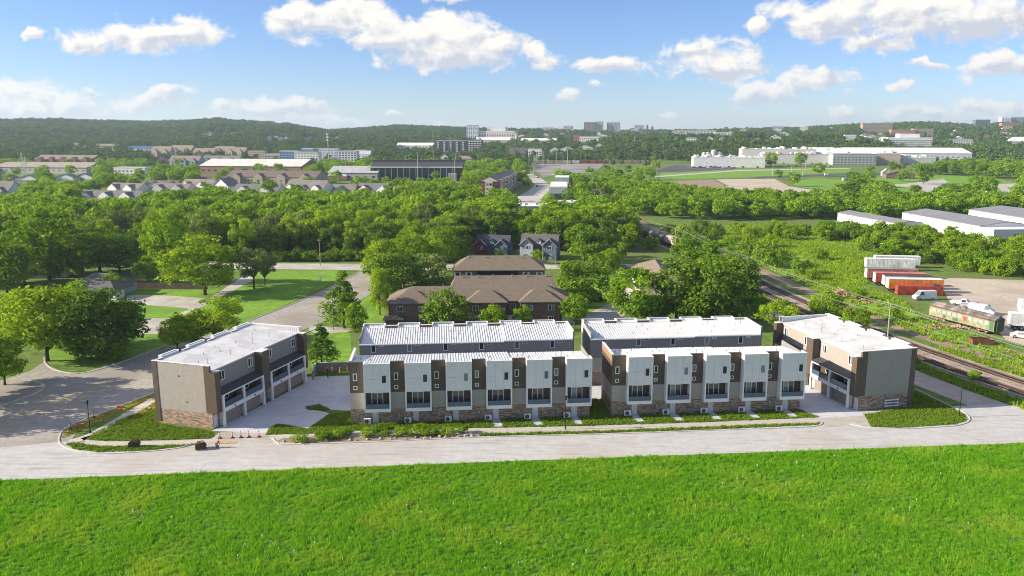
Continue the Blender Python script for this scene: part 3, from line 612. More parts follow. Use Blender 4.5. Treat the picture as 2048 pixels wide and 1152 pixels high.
# the two end blocks: u across from the outer side, v along; garages face the court
def block(origin, rz, sx, label, W=10.7, D=26.4):
    t = thing('townhouse_block', label, 'townhouses', (*origin, 0), rz, 'garage townhouse blocks'); X = lambda u: u * sx
    def bx(name, m, *bs, parent=None, z=None):
        mb = MB(); [mb.box(X(b[0]), X(b[1]), *b[2:]) for b in bs]; return mb.part(name, m, parent or t)
    rf = lambda u: 10.05 - u * .085
    mb = MB(); mb.box(X(.0), X(W), .0, D, 0, 2.5); mb.part('brick_base', m_brick, t)
    bx('band_course', m_tan, (-.03, W+.03, -.04, .0, 2.42, 2.52))
    mb = MB(); a, b = X(.004), X(W-.5)
    lo = [(a,.004,2.5),(b,.004,2.5),(b,D-.004,2.5),(a,D-.004,2.5)]; hi = [(a,.004,rf(0)-.05),(b,.004,rf(W-.5)-.05),(b,D-.004,rf(W-.5)-.05),(a,D-.004,rf(0)-.05)]
    mb.hexa(lo, hi); mb.part('wall', m_tan, t)
    bx('end_wall', m_tan, (.9, W-1.0, -.02, .25, 2.53, 10.22)); bx('end_wall', m_tan, (.0, W, D-.25, D+.02, 2.53, 10.22))
    bx('corner_board', m_dark, (-.06, .9, -.09, .3, .25, 10.24)); bx('corner_board', m_dark, (W-1.0, W+.05, -.09, .3, 2.53, 10.24))
    # outer side, stepped like the rows
    for i in range(4):
        v0 = .4 + i * 6.5
        bx('outer_bay', m_wpanel, (-.7, .0, v0+1.9, v0+5.9, 2.6, 10.3)); bx('outer_cladding', m_dark, (-.01, .0, v0-.1, v0+1.9, .3, 10.1))
    mb = MB(); mb.hexa([(X(.25),.25,rf(.25)-.2),(X(W-.4),.25,rf(W-.4)-.2),(X(W-.4),D-.25,rf(W-.4)-.2),(X(.25),D-.25,rf(.25)-.2)], [(X(.25),.25,rf(.25)),(X(W-.4),.25,rf(W-.4)),(X(W-.4),D-.25,rf(W-.4)),(X(.25),D-.25,rf(.25))]); ro = mb.part('roof', m_memb, t)
    par = [(-.05, W+.06, -.10, .28, 10.243, 10.32), (-.05, W+.06, D-.28, D+.06, 10.243, 10.32)]
    for i in range(4):
        v0 = .4 + i * 6.5; par += [(-.75, -.45, v0+1.85, v0+5.95, 10.3, 10.42), (.0, .28, v0-.05 if i else .29, v0+1.85, 10.10, 10.22), (-.45, .0, v0+1.85, v0+2.05, 10.3, 10.42), (-.45, .0, v0+5.75, v0+5.95, 10.3, 10.42)]
    bx('parapet', m_trim, *par, parent=ro)
    for i in range(4):
        v0 = .4 + i * 6.5; mb = MB(); mb.box(X(-.45), X(.25), v0+2.05, v0+5.75, 9.9, 10.02); mb.part('bay_roof', m_memb, ro)
    bx('parapet', m_roofw, (.26, W-.4, D-.30, D-.285, 9.1, 10.24), parent=ro)
    mb = MB(); [mb.box(X(.5+k*.4), X(.56+k*.4), D-.36, D-.30, 9.1, 10.24) for k in range(24)]; tag(mb.part('ribs', m_roofw, ro), kind='stuff')
    for u, v, h in ((6.2,3.2,.2),(7.6,3.6,.7),(4.2,7,.2),(5.6,9.5,.25),(7.8,9.2,.7),(3.4,11,.2),(6.3,13.6,.2),(7.2,16.2,.7),(4.6,15,.2),(5.5,18.5,.2),(7.4,21,.7),(4.2,20.5,.2),(3,23,.2)):
        mb = MB(); z = rf(u); mb.tube((X(u), v, z-.05), (X(u), v, z+h), .05, n=6); mb.tube((X(u), v, z+h), (X(u), v, z+h+.1), .11, .09, n=6); mb.part('vent_pipe', m_steel, ro)
    # court side
    def skin(u): return X(u)
    w3 = W - .48
    for v0, v1 in ((1.25, 12.3), (14.35, D-1.0)):
        bx('upper_wall', m_dgrey if sx > 0 else m_tan, (W-.5, W-.44, v0, v1, 5.9, rf(W)+.02))  # same tan siding on both blocks; the left one is coloured as shaded
        bx('eave', m_trim, (W-.5, W-.3, v0, v1, rf(W)+.02, rf(W)+.12))
        for vv in (v0+2.2, v1-1.3): window(t, X(W-.44), vv, 7.75, 1.35, 1.6, rz=R(90)*sx, style=2, fw=.12)
        aw = MB(); aw.hexa([(X(W-.44),v0,5.62),(X(W+1.25),v0,5.30),(X(W+1.25),v1,5.30),(X(W-.44),v1,5.62)], [(X(W-.44),v0,5.95),(X(W+1.25),v0,5.42),(X(W+1.25),v1,5.42),(X(W-.44),v1,5.95)]); aw.part('awning', m_navy, t)
        bx('balcony_beam', m_trim, (W+.9, W+1.2, v0, v1, 5.06, 5.295)); bx('balcony_floor', m_trim, (W-.4, W+1.2, v0, v1, 2.36, 3.0))
        mid = (v0 + v1) / 2
        for pv in (v0, mid-.2, v1-.4):
            bx('post', m_trim, (W+.86, W+1.22, pv, pv+.4, .0, 2.36), (W+.9, W+1.2, pv, pv+.4, 3.0, 5.06))
        bx('balcony_wall', m_wood, (W-.5, W-.42, v0, v1, 3.0, 5.6)); bx('balcony_divider', m_dgrey if sx > 0 else m_tan, (W-.42, W+.9, mid-.12, mid+.12, 3.0, 5.3), (W-.42, W+.9, v1-.2, v1, 3.0, 5.3))  # left divider takes the shade-coloured siding too
        for h0, h1 in ((v0+.4, mid-.2), (mid+.2, v1-.4)):
            window(t, X(W-.42), h0+1.1, 4.05, .95, 1.95, rz=R(90)*sx, fw=.1, name='balcony_door'); window(t, X(W-.42), h0+2.6, 4.2, 1.0, 1.1, rz=R(90)*sx, fw=.1)
            bx('balcony_glass', g_bal, (W+1.0, W+1.03, h0, h1, 3.02, 3.9)); bx('railing', m_black, (W+.98, W+1.05, h0, h1, 3.9, 3.95))
            gd = MB(); [gd.box(X(W+.45), X(W+.52), h0+.1, h1-.1, .04+k*.58, .605+k*.58) for k in range(4)]; gd.part('garage_door', m_garage, t)
            mb = MB(); mb.box(X(W), X(W+.4), h0, h1, 0, 2.36); mb.part('garage_reveal', m_trim, t)
            mb = MB(); c_ = (h0+h1)/2; mb.box(X(W+1.2), X(W+1.32), c_-.09, c_+.09, 2.58, 2.78); mb.part('wall_lamp', m_black, t)
    for v0, v1 in ((-.09, 1.2), (12.32, 14.33), (D-.98, D+.02)):
        bx('wing_wall', m_dark, (W-.5, W+1.0, v0 if v0 > 0 else .3, v1, 2.53, rf(W)+.10)); bx('coping', m_trim, (W-.55, W+1.05, v0 if v0 > 0 else .3, v1+.02, rf(W)+.10, rf(W)+.18))
        d = bx('door', m_door, (W+.0, W+.06, v0+.15 if v0 > 0 else .12, v0+1.15 if v0 > 0 else 1.1, .05, 2.2)); bx('handle', m_black, (W+.06, W+.12, v0+.95 if v0 > 0 else .95, v0+1.0 if v0 > 0 else 1.0, 1.0, 1.15), parent=d)
    bx('wing_wall', m_dark, (W+.05, W+1.0, -.09, .3, 2.53, rf(W)+.10))
    for u, z in ((W*.45, 8.2), (W*.56, 4.0)): MB().tube((X(u), -.02, z), (X(u), -.12, z), .13, n=8).part('wall_vent', m_steel, t)
    return t
block((-57.2, 121.6), R(-17.1), 1, 'tan and brick garage townhouse block at the left end')
block((68.0, 129.0), R(12.7), -1, 'tan and brick garage townhouse block by the railway', W=10.3, D=25.6)
# meter bank on the right block
c_, s_ = math.cos(R(12.7)), math.sin(R(12.7))
t = thing('conduit_rack', 'three white pipes strapped to the brick end of the right block', 'pipe rack', (68.0 - 4.2*c_ + .35*s_, 129.0 - 4.2*s_ - .35*c_, 0), R(12.7))
for z in (.55, 1.05, 1.55):
    a = MB(); a.tube((-1.2, 0, z), (1.2, 0, z), .11, n=10); p = a.part('pipe', m_trim, t, smooth=False)
    for x in (-1.2, 1.2): MB().tube((x-.08, 0, z), (x+.08, 0, z), .17, n=10).part('cap', m_trim, p)
for x in (-.9, .9): MB().box(x-.05, x+.05, .05, .14, 0, 1.8).part('post', m_steel, t)
# ------------------------------------------------------------------ trees
leafmat('leaf_mid', (.066, .165, .012), (.360, .545, .036), trans=.40); leafmat('leaf_bright', (.110, .225, .013), (.410, .560, .034), trans=.40)
leafmat('leaf_dark', (.050, .120, .016), (.235, .370, .038)); leafmat('leaf_grey', (.100, .160, .045), (.250, .320, .095))
leafmat('leaf_far', (.032, .082, .024), (.160, .255, .052), trans=.2, rw=.6)
m_bark = mat('bark', (.085, .065, .048), var=.3, scale=3, rough=1)
def leaf_mesh(name, P, N, size, tone, m, rg, asp=.6):
    n = len(P); N = N / np.maximum(np.linalg.norm(N, axis=1, keepdims=True), 1e-6)
    a = np.cross(N, rg.normal(size=(n, 3))); a /= np.maximum(np.linalg.norm(a, axis=1, keepdims=True), 1e-6); b = np.cross(N, a)
    s = size[:, None]; V = np.stack([P - a*s*.5, P - b*s*asp*.5, P + a*s*.5, P + b*s*asp*.5], 1).reshape(-1, 3)
    me = bpy.data.meshes.new(name); me.vertices.add(4*n); me.vertices.foreach_set('co', V.ravel())
    me.loops.add(4*n); me.loops.foreach_set('vertex_index', np.arange(4*n, dtype=np.int32))
    me.polygons.add(n); me.polygons.foreach_set('loop_start', np.arange(0, 4*n, 4, dtype=np.int32))
    at = me.attributes.new('tone', 'FLOAT', 'FACE'); at.data.foreach_set('value', tone.astype(np.float32))
    me.materials.append(m); me.update(calc_edges=True); return me
def crown(name, seed, nc, per, rad, zc, cr, leaf, shape='round', m='leaf_mid'):
    rg = np.random.default_rng(seed); Cn = []
    while len(Cn) < nc:
        d = rg.normal(size=3); d /= np.linalg.norm(d); r = rg.uniform(.35, 1) ** .5
        p = d * r * np.array(rad)
        if shape == 'cone':
            k = np.clip((rad[2] - p[2]) / (2*rad[2]), .08, 1); p[:2] = d[:2] / max(np.hypot(*d[:2]), .2) * rad[0] * k * rg.uniform(.5, 1)
        elif p[2] < -rad[2]*.88: continue
        if shape == 'open' and rg.uniform() < .25 and p[2] < 0: continue
        p[:2] *= 1 + .18*math.sin(3*math.atan2(p[1], p[0]) + seed) ; Cn.append(p)
    Cn = np.array(Cn); cs = rg.uniform(*cr, nc)
    if shape == 'cone': cs *= np.clip((rad[2] - Cn[:, 2]) / (1.4*rad[2]), .45, 1)
    ct = rg.uniform(0, 1, nc)
    idx = np.repeat(np.arange(nc), per); n = len(idx)
    d = rg.normal(size=(n, 3)); d[:, 2] = d[:, 2]*.8 + .25; d /= np.linalg.norm(d, axis=1, keepdims=True)
    P = Cn[idx] + d * cs[idx][:, None] * (rg.uniform(.25, 1.08, n) ** .5)[:, None] * np.array([1, 1, .8]) + np.array([0, 0, zc])
    N = d + rg.normal(0, .55, (n, 3)) + np.array([0, 0, .35])
    tone = np.clip(ct[idx]*.7 + rg.uniform(-.1, .4, n), 0, 1)
    return leaf_mesh(name, P, N, rg.uniform(*leaf, n), tone, MATS[m], rg), Cn + np.array([0, 0, zc])
def trunk(name, seed, h, r, tips, k=7):
    rg = np.random.default_rng(seed); mb = MB(); b = (0, 0, -.3); fork = (rg.uniform(-.2, .2), rg.uniform(-.2, .2), h)
    mb.tube((0, 0, -.3), (0, 0, .5), r*1.5, r*1.05, 7); mb.tube((0, 0, .5), fork, r*1.05, r*.7, 7)
    for i in rg.choice(len(tips), min(k, len(tips)), replace=False):
        p = np.array(tips[i])*.85 + np.array([0, 0, .15*h]); m_ = (np.array(fork)*.45 + p*.55) + rg.normal(0, .3, 3)
        s0 = np.array(fork) - np.array([0, 0, rg.uniform(0, .35)*h]); s0[:2] *= .6
        mb.tube(s0, m_, r*.5, r*.3, 5); mb.tube(m_, p, r*.3, r*.08, 4)
    return mb.mesh(name, m_bark)
KINDS = {}
def kind(key, *a, th=3.0, tr=.26, k=7, **kw):
    me, cn = crown('crown', *a, **kw); KINDS[key] = (me, trunk('trunk', a[0]+9, th, tr, cn, k))
for i in range(4): kind('round%d' % i, 11+i, 60, 84, (4.9, 4.9, 5.2), 6.7, (1.0, 1.9), (.38, .8), th=2.2)
for i in range(2): kind('tall%d' % i, 31+i, 46, 88, (3.5, 3.5, 5.7), 6.7, (.9, 1.6), (.4, .8))
for i in range(2): kind('cone%d' % i, 41+i, 56, 62, (3.8, 3.8, 5.8), 6.4, (1.05, 1.65), (.35, .65), shape='cone', tr=.2)
for i in range(2): kind('open%d' % i, 51+i, 44, 80, (4.7, 4.7, 4.5), 7.4, (.9, 1.6), (.35, .7), shape='open', th=3.6, k=12)
for i in range(3): kind('bush%d' % i, 61+i, 22, 80, (2.3, 2.3, 1.5), 1.7, (.6, 1.1), (.25, .5), th=.6, tr=.08, k=5)
FARTREE = [crown('far_crown', 71+i, 15, 15, (4.7, 4.7, 4.2), 6.2, (1.5, 2.4), (1.5, 2.6), m='leaf_far')[0] for i in range(4)]
MIDTREE = [crown('mid_crown', 81+i, 34, 30, (4.8, 4.8, 4.6), 6.6, (1.1, 2.0), (.8, 1.4), m='leaf_mid')[0] for i in range(4)]
TREES = []
def tree(x, y, h, w, key, label, m='leaf_mid', group=None, cat='tree', name='tree', z=0.):
    me, tk = KINDS[key]; base = {'r': (12.2, 10.8), 't': (12.6, 8), 'c': (12.4, 8), 'o': (12, 10.6), 'b': (3.6, 5.2)}[key[0]]
    rz = RNG.uniform(0, 6.28); t = thing(name, label, cat, (x, y, z), rz, group); s = (w/base[1], w/base[1], h/base[0])
    put('trunk', tk, t, scale=s); put('crown', me, t, scale=s, mat=MATS[m]); TREES.append((x, y)); return t
def ptree(px, py, top, wpx, key, label, m='leaf_mid', **kw):
    x, y = G(px, py); f = y*cT + H*sT
    return tree(x, y, (py-top)*f/F*1.03, wpx*f/F, key, label, m, **kw)
NEAR = [ # px, base py, top py, width px, kind, leaf, label
 (95,722,568,165,'round0','leaf_bright','broad sunlit tree with visible trunk beside the side street'),(205,718,580,165,'round1','leaf_dark','dense dark tree on the roadside lawn at the left'),(155,695,570,130,'round2','leaf_mid','middle crown of the big roadside clump at the left'),
 (248,690,600,90,'round3','leaf_dark','narrow dark tree at the right end of the roadside clump'),(10,770,668,95,'round2','leaf_mid','tree on the grass corner at the left edge of the picture'),(30,690,590,130,'open0','leaf_bright','yellow-green tree behind the roadside clump, at the left edge'),
 (355,700,630,70,'round1','leaf_bright','small yellow-green tree just behind the left block'),(430,690,597,140,'open1','leaf_bright','spreading yellow-green tree behind the roof of the left block'),(385,700,620,90,'round0','leaf_bright','low yellow-green tree left of the spreading one'),
 (645,735,645,78,'cone0','leaf_dark','dark young conical tree standing behind the yellow bollards'),(688,655,538,100,'cone1','leaf_mid','tall conical tree beside the asphalt road'),(712,665,605,45,'round3','leaf_mid','small tree at the foot of the tall conical one'),
 (760,630,535,42,'tall0','leaf_bright','slender pale green tree at the end of the brick apartments'),(788,605,503,110,'round0','leaf_dark','big dark tree left of the brick apartments'),(852,600,508,118,'open0','leaf_grey','grey-green wide tree above the brick apartments'),
 (890,662,580,95,'round2','leaf_dark','dark tree in front of the brick apartment windows'),(985,668,610,62,'round1','leaf_mid','low tree near the garages of the brick apartments'),(1046,662,610,38,'round3','leaf_mid','smallest tree near the garages of the brick apartments'),
 (1163,615,514,112,'round3','leaf_mid','large round tree right of the brick apartments'),(1150,652,588,56,'round0','leaf_mid','small round tree between the two white back roofs'),
 (1265,652,538,118,'round1','leaf_mid','sunlit tree before the beige hip roof'),(1352,650,520,100,'tall1','leaf_dark','tall tree right of the beige hip roof'),(1425,655,528,125,'round2','leaf_dark','broad dark tree beside the gravel road'),(1478,632,518,80,'tall0','leaf_dark','narrow tall tree next to the railway bend'),
 (1390,560,478,120,'round3','leaf_mid','wide tree by the tank wagons'),(1310,655,590,70,'round0','leaf_dark','low dark tree between the sunlit ones'),(1555,672,598,85,'open1','leaf_bright','pale bushy tree behind the right block'),(1650,645,582,74,'round1','leaf_mid','round tree beside the railway behind the right block'),
 (1712,668,612,64,'round0','leaf_bright','bright round tree just left of the power pole'),(165,716,680,60,'bush0','leaf_dark','dark shrub at the foot of the roadside clump, left'),(225,716,676,70,'bush2','leaf_dark','dark shrub at the foot of the roadside clump, right'),(130,700,650,70,'bush1','leaf_mid','shrub behind the trunk of the broad sunlit tree'),(1520,640,585,40,'bush1','leaf_bright','leafy shrub by the gravel road end'),
 (508,578,494,78,'open0','leaf_grey','grey-green tree with bare trunk beside the lane'),(530,570,505,50,'open1','leaf_grey','smaller grey-green tree beside the lane'),(410,590,478,150,'round2','leaf_bright','bright yellow-green tree by the board fence'),(350,565,480,70,'round3','leaf_bright','bright tree crowded against the yellow-green one'),
 (335,570,425,105,'open1','leaf_mid','tall open tree with showing limbs behind the board fence'),(100,560,412,150,'open0','leaf_mid','very tall open tree at the left behind the small blue house'),(50,575,492,90,'round1','leaf_bright','bright tree before the small blue house'),(200,545,465,130,'round0','leaf_mid','broad tree behind the grey-roofed house'),
 (15,590,480,100,'round2','leaf_dark','dark tree at the left edge beyond the clump'),(240,545,470,110,'round3','leaf_dark','dark tree left of the tall open tree'),(300,560,520,60,'bush0','leaf_mid','big shrub behind the grey-roofed house'),(1225,540,500,30,'bush2','leaf_mid','shrub at the end of the cross street'),
 (925,520,470,45,'round0','leaf_grey','pale grey-green tree left of the red-gabled house'),(1000,525,498,25,'bush1','leaf_bright','small shrub before the red-gabled house'),(1075,528,498,24,'bush0','leaf_bright','small shrub at the porch of the blue house'),(230,588,545,45,'open1','leaf_mid','small tree at the garage of the grey-roofed house'),
 (-70,800,640,170,'round0','leaf_mid','roadside tree beyond the left edge whose shade falls on the road'),(-120,850,690,160,'round1','leaf_mid','second roadside tree beyond the left edge'),(1440,585,505,90,'round0','leaf_mid','leafy tree hiding the railway left of the bend'),(1400,610,530,100,'tall1','leaf_mid','tree before the wide one by the tank wagons'),(1478,570,500,70,'round3','leaf_mid','tree at the railway bend behind the narrow tall one'),(1385,655,580,90,'round2','leaf_mid','low broad tree behind the white back roof'),(1465,655,575,85,'round1','leaf_dark','dark tree at the end of the white back roof'),
 (775,575,480,95,'round1','leaf_bright','yellow-green tree at the end of the cross street'),(830,560,465,100,'round3','leaf_mid','tall tree behind the grey-green wide one'),(880,540,455,90,'round0','leaf_mid','tree left of the third brick range'),(905,525,450,80,'tall0','leaf_dark','dark tree beside the pale one left of the red-gabled house'),(1168,525,450,76,'round1','leaf_mid','big tree right of the blue house'),(1190,530,455,85,'round3','leaf_dark','dark tree near the cross street poles'),(1215,560,500,55,'round2','leaf_mid','small tree near the cross street poles'),(1040,492,440,70,'round2','leaf_mid','tree behind the gap between the two gabled houses'),(1790,640,612,30,'bush2','leaf_bright','weedy shrub beside the green coach'),]
for px, py, top, w, k_, m_, lb in NEAR: ptree(px, py, top, w, k_, lb, m_)
# woods
W1 = [(-235, 284), (-45, 284), (-24, 312), (-25, 345), (-15, 430), (-60, 470), (-340, 490), (-340, 330)]
W2 = [(-22, 314), (48, 300), (52, 340), (45, 398), (38, 422), (14, 418), (-8, 424), (-25, 345)]
W3 = [(-215, 225), (-140, 232), (-128, 262), (-215, 266)]
W4 = [(64, 440), (85, 420), (120, 415), (150, 420), (190, 415), (270, 435), (400, 440), (400, 490), (210, 500), (140, 520), (104, 640), (88, 770), (80, 770), (66, 560)]
W5 = [(38, 440), (49, 440), (50, 560), (60, 690), (56, 720), (44, 560)]
W7 = [(-48, 280), (-24, 284), (-22, 312), (-46, 300)]
W6 = GP([(1480, 500), (1600, 470), (1720, 500), (1780, 535), (1830, 525), (1900, 545), (2120, 560), (2120, 490), (1975, 498), (1800, 462), (1690, 445), (1500, 445)])
HOUSE_GAP = [(-121, 219, 14), (-13, 300, 11), (2, 292, 9), (10, 288, 13), (-158, 255, 9)]
def poisson(poly, sp, seed):
    a = np.array(poly); lo, hi = a.min(0), a.max(0); rg = np.random.default_rng(seed)
    gx, gy = np.meshgrid(np.arange(lo[0], hi[0], sp), np.arange(lo[1], hi[1], sp)); p = np.stack([gx.ravel(), gy.ravel()], 1) + rg.uniform(-.42, .42, (gx.size, 2))*sp
    return p[inpoly(p[:, 0], p[:, 1], poly)]
NAMED = np.array(TREES)
def clear_of(p, r=6):
    ok = np.ones(len(p), bool)
    for x, y, g in HOUSE_GAP: ok &= np.hypot(p[:, 0]-x, p[:, 1]-y) > g
    for x, y in NAMED: ok &= np.hypot(p[:, 0]-x, p[:, 1]-y) > r
    tr = np.array(TR1 + TR2)
    for x, y in tr[::3]: ok &= np.hypot(p[:, 0]-x, p[:, 1]-y) > 7
    return ok
cand = []
for poly, sp, seed, lb, gp, hh in ((W1, 7.4, 1, 'broadleaf tree in the dense wood left of the centre houses', 'trees of the left wood', (8.5, 16.5)), (W2, 6.8, 2, 'broadleaf tree in the wood behind the red-gabled and blue houses', 'trees behind the centre houses', (11, 16)),
        (W7, 6.5, 7, 'broadleaf tree left of the red-gabled house', 'trees left of the red-gabled house', (11, 15)), (W3, 8, 3, 'broadleaf tree in the thicket round the small blue house', 'trees round the small blue house', (9, 14)), (W4, 7.6, 4, 'broadleaf tree in the belt between railway and park', 'trees of the belt beyond the meadow', (7.5, 11.5)), (W5, 6.5, 5, 'broadleaf tree between the far street and the railway cutting', 'trees beside the far street', (8, 12))):
    p = poisson(poly, sp, seed); p = p[clear_of(p)]
    for x, y in p: cand.append((x, y, lb, gp, RNG.uniform(*hh)))
def sees(x, y):
    px, py = PJ(x, y, 10); return -60 < px < 2110
cand = [c for c in cand if sees(c[0], c[1])]
cand.sort(key=lambda c: c[1] + abs(c[0])*.05)
left = []
keys = ['round0', 'round1', 'round2', 'round3', 'tall0', 'tall1', 'open0']
for i, (x, y, lb, gp, h) in enumerate(cand):
    if i < 255:
        m_ = RNG.choice(['leaf_mid', 'leaf_bright', 'leaf_dark', 'leaf_grey'], p=[.36, .27, .25, .12]); k_ = RNG.choice(keys)
        dx = 'left' if x < -130 else 'middle' if x < -70 else 'right'; dd = 'front' if y < 300 else 'inner' if y < 330 else 'deep'
        hue = {'leaf_mid': 'mid-green', 'leaf_bright': 'yellow-green', 'leaf_dark': 'dark green', 'leaf_grey': 'grey-green'}[str(m_)]; sh = {'r': 'round', 't': 'narrow', 'o': 'open'}[str(k_)[0]]
        lb2 = lb.replace('broadleaf', '%s %s' % (hue, sh)) + (', %s %s part' % (dd, dx) if 'left wood' in gp else ', %s rank' % dd)
        tree(x, y, h, h*RNG.uniform(.66, .95) if k_[0] != 't' else h*.6, str(k_), lb2, str(m_), group=gp)
    else: left.append((x, y, h))
MID_PTS = left
for i in range(46):
    x = -232 + i*4.1 + RNG.uniform(-1, 1); y = 283 + RNG.uniform(-1.5, 2.5); tree(x, y, RNG.uniform(3, 5.5), RNG.uniform(4.5, 7), 'bush%d' % (i % 3), 'leafy understorey bush under the front trees of the left wood', str(RNG.choice(['leaf_mid', 'leaf_dark'])), group='understorey of the left wood', cat='bush', name='understorey_bush')
# brush along the meadow
p = poisson(W6, 5.2, 6); p = p[clear_of(p, 4)]; p = p[(p[:, 0] > 150) | (RNG.uniform(0, 1, len(p)) < .45)]
for i, (x, y) in enumerate(p[:230]):
    h = RNG.uniform(3.0, 6.5); k_ = RNG.choice(['bush0', 'bush1', 'bush2', 'round1', 'tall1'], p=[.25, .25, .2, .18, .12]); h = h*1.25 if k_[0] != 'b' else h
    mm = str(RNG.choice(['leaf_mid', 'leaf_bright', 'leaf_dark'], p=[.4, .42, .18])); q = PJ(x, y, 0)[0]
    lb = '%s %s in the thicket %s' % ({'leaf_mid': 'mid-green', 'leaf_bright': 'yellow-green', 'leaf_dark': 'dark green'}[mm], ['low bush', 'tall bush'][h > 4.6], 'at the top of the meadow' if q < 1620 else 'left of the trailers' if q < 1760 else 'before the white warehouses' if q < 1930 else 'at the right edge')
    tree(x, y, h, h*RNG.uniform(.9, 1.4), str(k_), lb, mm, group='scrub before the warehouses', cat='bush', name='scrub_bush')
BR = [((1340,470),6,'bush beside the tank wagons'),((1375,505),9,'bush between railway and meadow, nearest the tank wagons'),((1430,480),8,'lone bush in the meadow beyond the wagons'),((1500,520),8,'dark bush cluster beside the railway bend, left'),((1530,530),9,'dark bush cluster beside the railway bend, middle'),((1555,535),8,'dark bush cluster beside the railway bend, right'),
      ((1455,500),6,'pale wispy bush before the dark cluster'),((1600,548),6,'small bush near the timber pile'),((1625,560),4,'low bush left of the timber pile'),((1715,600),4,'low bush between timber pile and container'),((1580,480),6,'bush at the top of the meadow'),((1640,520),5,'bush in the middle of the meadow'),((1690,480),6,'bush on the slope below the warehouses'),((1300,500),6,'bush left of the tank wagons'),((1240,515),7,'bush by the cross street end'),((1400,470),8,'bush on the near side of the meadow top'),((1475,470),7,'bush in the middle of the meadow top'),((1540,495),6,'bush right of the dark cluster'),((1365,480),8,'bush behind the beige hopper wagon'),((1950,760),2.2,'weed bush beyond the far track'),((1830,730),2.0,'weed bush beside the near track')]
for (px, py), h, lb in BR:
    x, y = G(px, py); tree(x, y, h*.9, h*1.15, 'bush%d' % RNG.integers(0, 3), lb, str(RNG.choice(['leaf_mid', 'leaf_bright', 'leaf_dark'])), cat='bush', name='bush')
# hedge of shrubs behind the house on the left
for i, px in enumerate((150, 185, 215, 290, 330, 560, 620, 690)):
    x, y = G(px, 533 if px < 400 else 522); tree(x, y, 4.2, 6, 'bush%d' % (i % 3), 'shrub at the edge of the left wood, %s from the left' % ordn[i], 'leaf_mid', cat='bush', name='bush', group='shrubs edging the left wood')
# ------------------------------------------------------------------ grass
leafmat('grass_blade', (.065, .230, .010), (.330, .680, .034), trans=.4, patch=(.11, .7, (.40, .56, .06))); leafmat('meadow_blade', (.150, .290, .016), (.380, .520, .050), trans=.35, patch=(.08, .5, (.20, .30, .03))); leafmat('verge_blade', (.110, .220, .014), (.300, .400, .045), trans=.3); leafmat('sod_blade', (.28, .26, .025), (.46, .38, .05), trans=.25)
m_seed = mat('pale_seed_head', (.62, .62, .48), var=.1)
def tuft(seed, n, h, spread, w, m):
    rg = np.random.default_rng(seed); V = []; Fc = []; tone = []
    for i in range(n):
        a = rg.uniform(0, 6.28); r = spread*rg.uniform(0, 1)**.5; x, y = r*math.cos(a), r*math.sin(a); hh = h*rg.uniform(.5, 1); b = rg.uniform(0, 6.28); lean = hh*rg.uniform(.15, .75)
        dx, dy = math.cos(b)*lean, math.sin(b)*lean; px_, py_ = -math.sin(b)*w/2, math.cos(b)*w/2; k = len(V)
        V += [(x-px_, y-py_, 0), (x+px_, y+py_, 0), (x+dx*.4+px_*.8, y+dy*.4+py_*.8, hh*.6), (x+dx*.4-px_*.8, y+dy*.4-py_*.8, hh*.6), (x+dx, y+dy, hh)]
        Fc += [(k, k+1, k+2, k+3), (k+3, k+2, k+4)]; tt = rg.uniform(0, 1); tone += [tt, tt]
    me = bpy.data.meshes.new('tuft'); me.from_pydata(V, [], Fc); me.materials.append(MATS[m]); at = me.attributes.new('tone', 'FLOAT', 'FACE'); at.data.foreach_set('value', np.array(tone, np.float32)); return me
TF = [tuft(i, 18, .46, .34, .05, 'grass_blade') for i in range(6)]
FIELD = [(-95, 62), (95, 62), (110, 115.2)] + [(76.9, 112.4), (0, 105.7), (-67.4, 99.5), (-78, 98.5)]
p = fillpts(FIELD, 12.0, 3); 
cl_ = .5 + .5*np.sin(p[:, 0]*.35 + 2*np.sin(p[:, 1]*.3))*np.sin(p[:, 1]*.5 + 1.7*np.sin(p[:, 0]*.22))
scatter('field_grass', np.c_[p, np.full(len(p), .02)], RNG.uniform(.45, 1.2, len(p))*(.65 + .55*cl_), TF, 'long bright green grass of the foreground field', 'grass', 4, .12)
mb = MB(); mb.tube((0, 0, 0), (0, 0, .5), .012, n=4); mb.tube((0, 0, .48), (0, 0, .6), .05, .07, n=5); sd = mb.mesh('seed_head', m_seed)
p = fillpts(FIELD, .06, 8); p = p[(np.sin(p[:, 0]*.21+1)*np.sin(p[:, 1]*.33) + RNG.normal(0, .3, len(p))) > .45]; scatter('seed_heads', np.c_[p, np.full(len(p), .02)], RNG.uniform(.8, 1.3, len(p)), [sd], 'pale dandelion seed heads dotted over the field', 'seed heads', 5, .1)
VT = [tuft(20+i, 14, .34, .26, .05, 'verge_blade') for i in range(4)]
for po, nm, lb, sd_ in ((LAWN_A, 'lawn_grass', 'rough grass on the lawn before the left block', 1), (LAWN_B, 'lawn_grass', 'rough grass beside the driveway', 2), (LAWN_R, 'lawn_grass', 'rough grass on the corner lawn before the right block', 3), (VERGE_A, 'verge_grass', 'grass of the verge at the left corner', 4), (VERGE_C, 'verge_grass', 'grass of the long street verge', 5), (ISLE, 'lawn_grass', 'grass on the driveway island', 7)):
    p = fillpts(po, 14, sd_); scatter(nm, np.c_[p, np.full(len(p), .05)], RNG.uniform(.5, 1.1, len(p)), VT, lb, 'grass', sd_, .15)
p = fillpts(LAWN_C, 14, 6); k_ = np.ones(len(p), bool)
for n_, u0 in ((6, 0), (5, 42.2)):
    for i in range(n_):
        if n_ == 6 and i < 3: continue
        a_ = [S(u0+i*UW+3.1, .2), S(u0+i*UW+4.6, .2), S(u0+i*UW+4.8, -3.6), S(u0+i*UW+3.3, -3.6)]; k_ &= ~inpoly(p[:, 0], p[:, 1], a_)
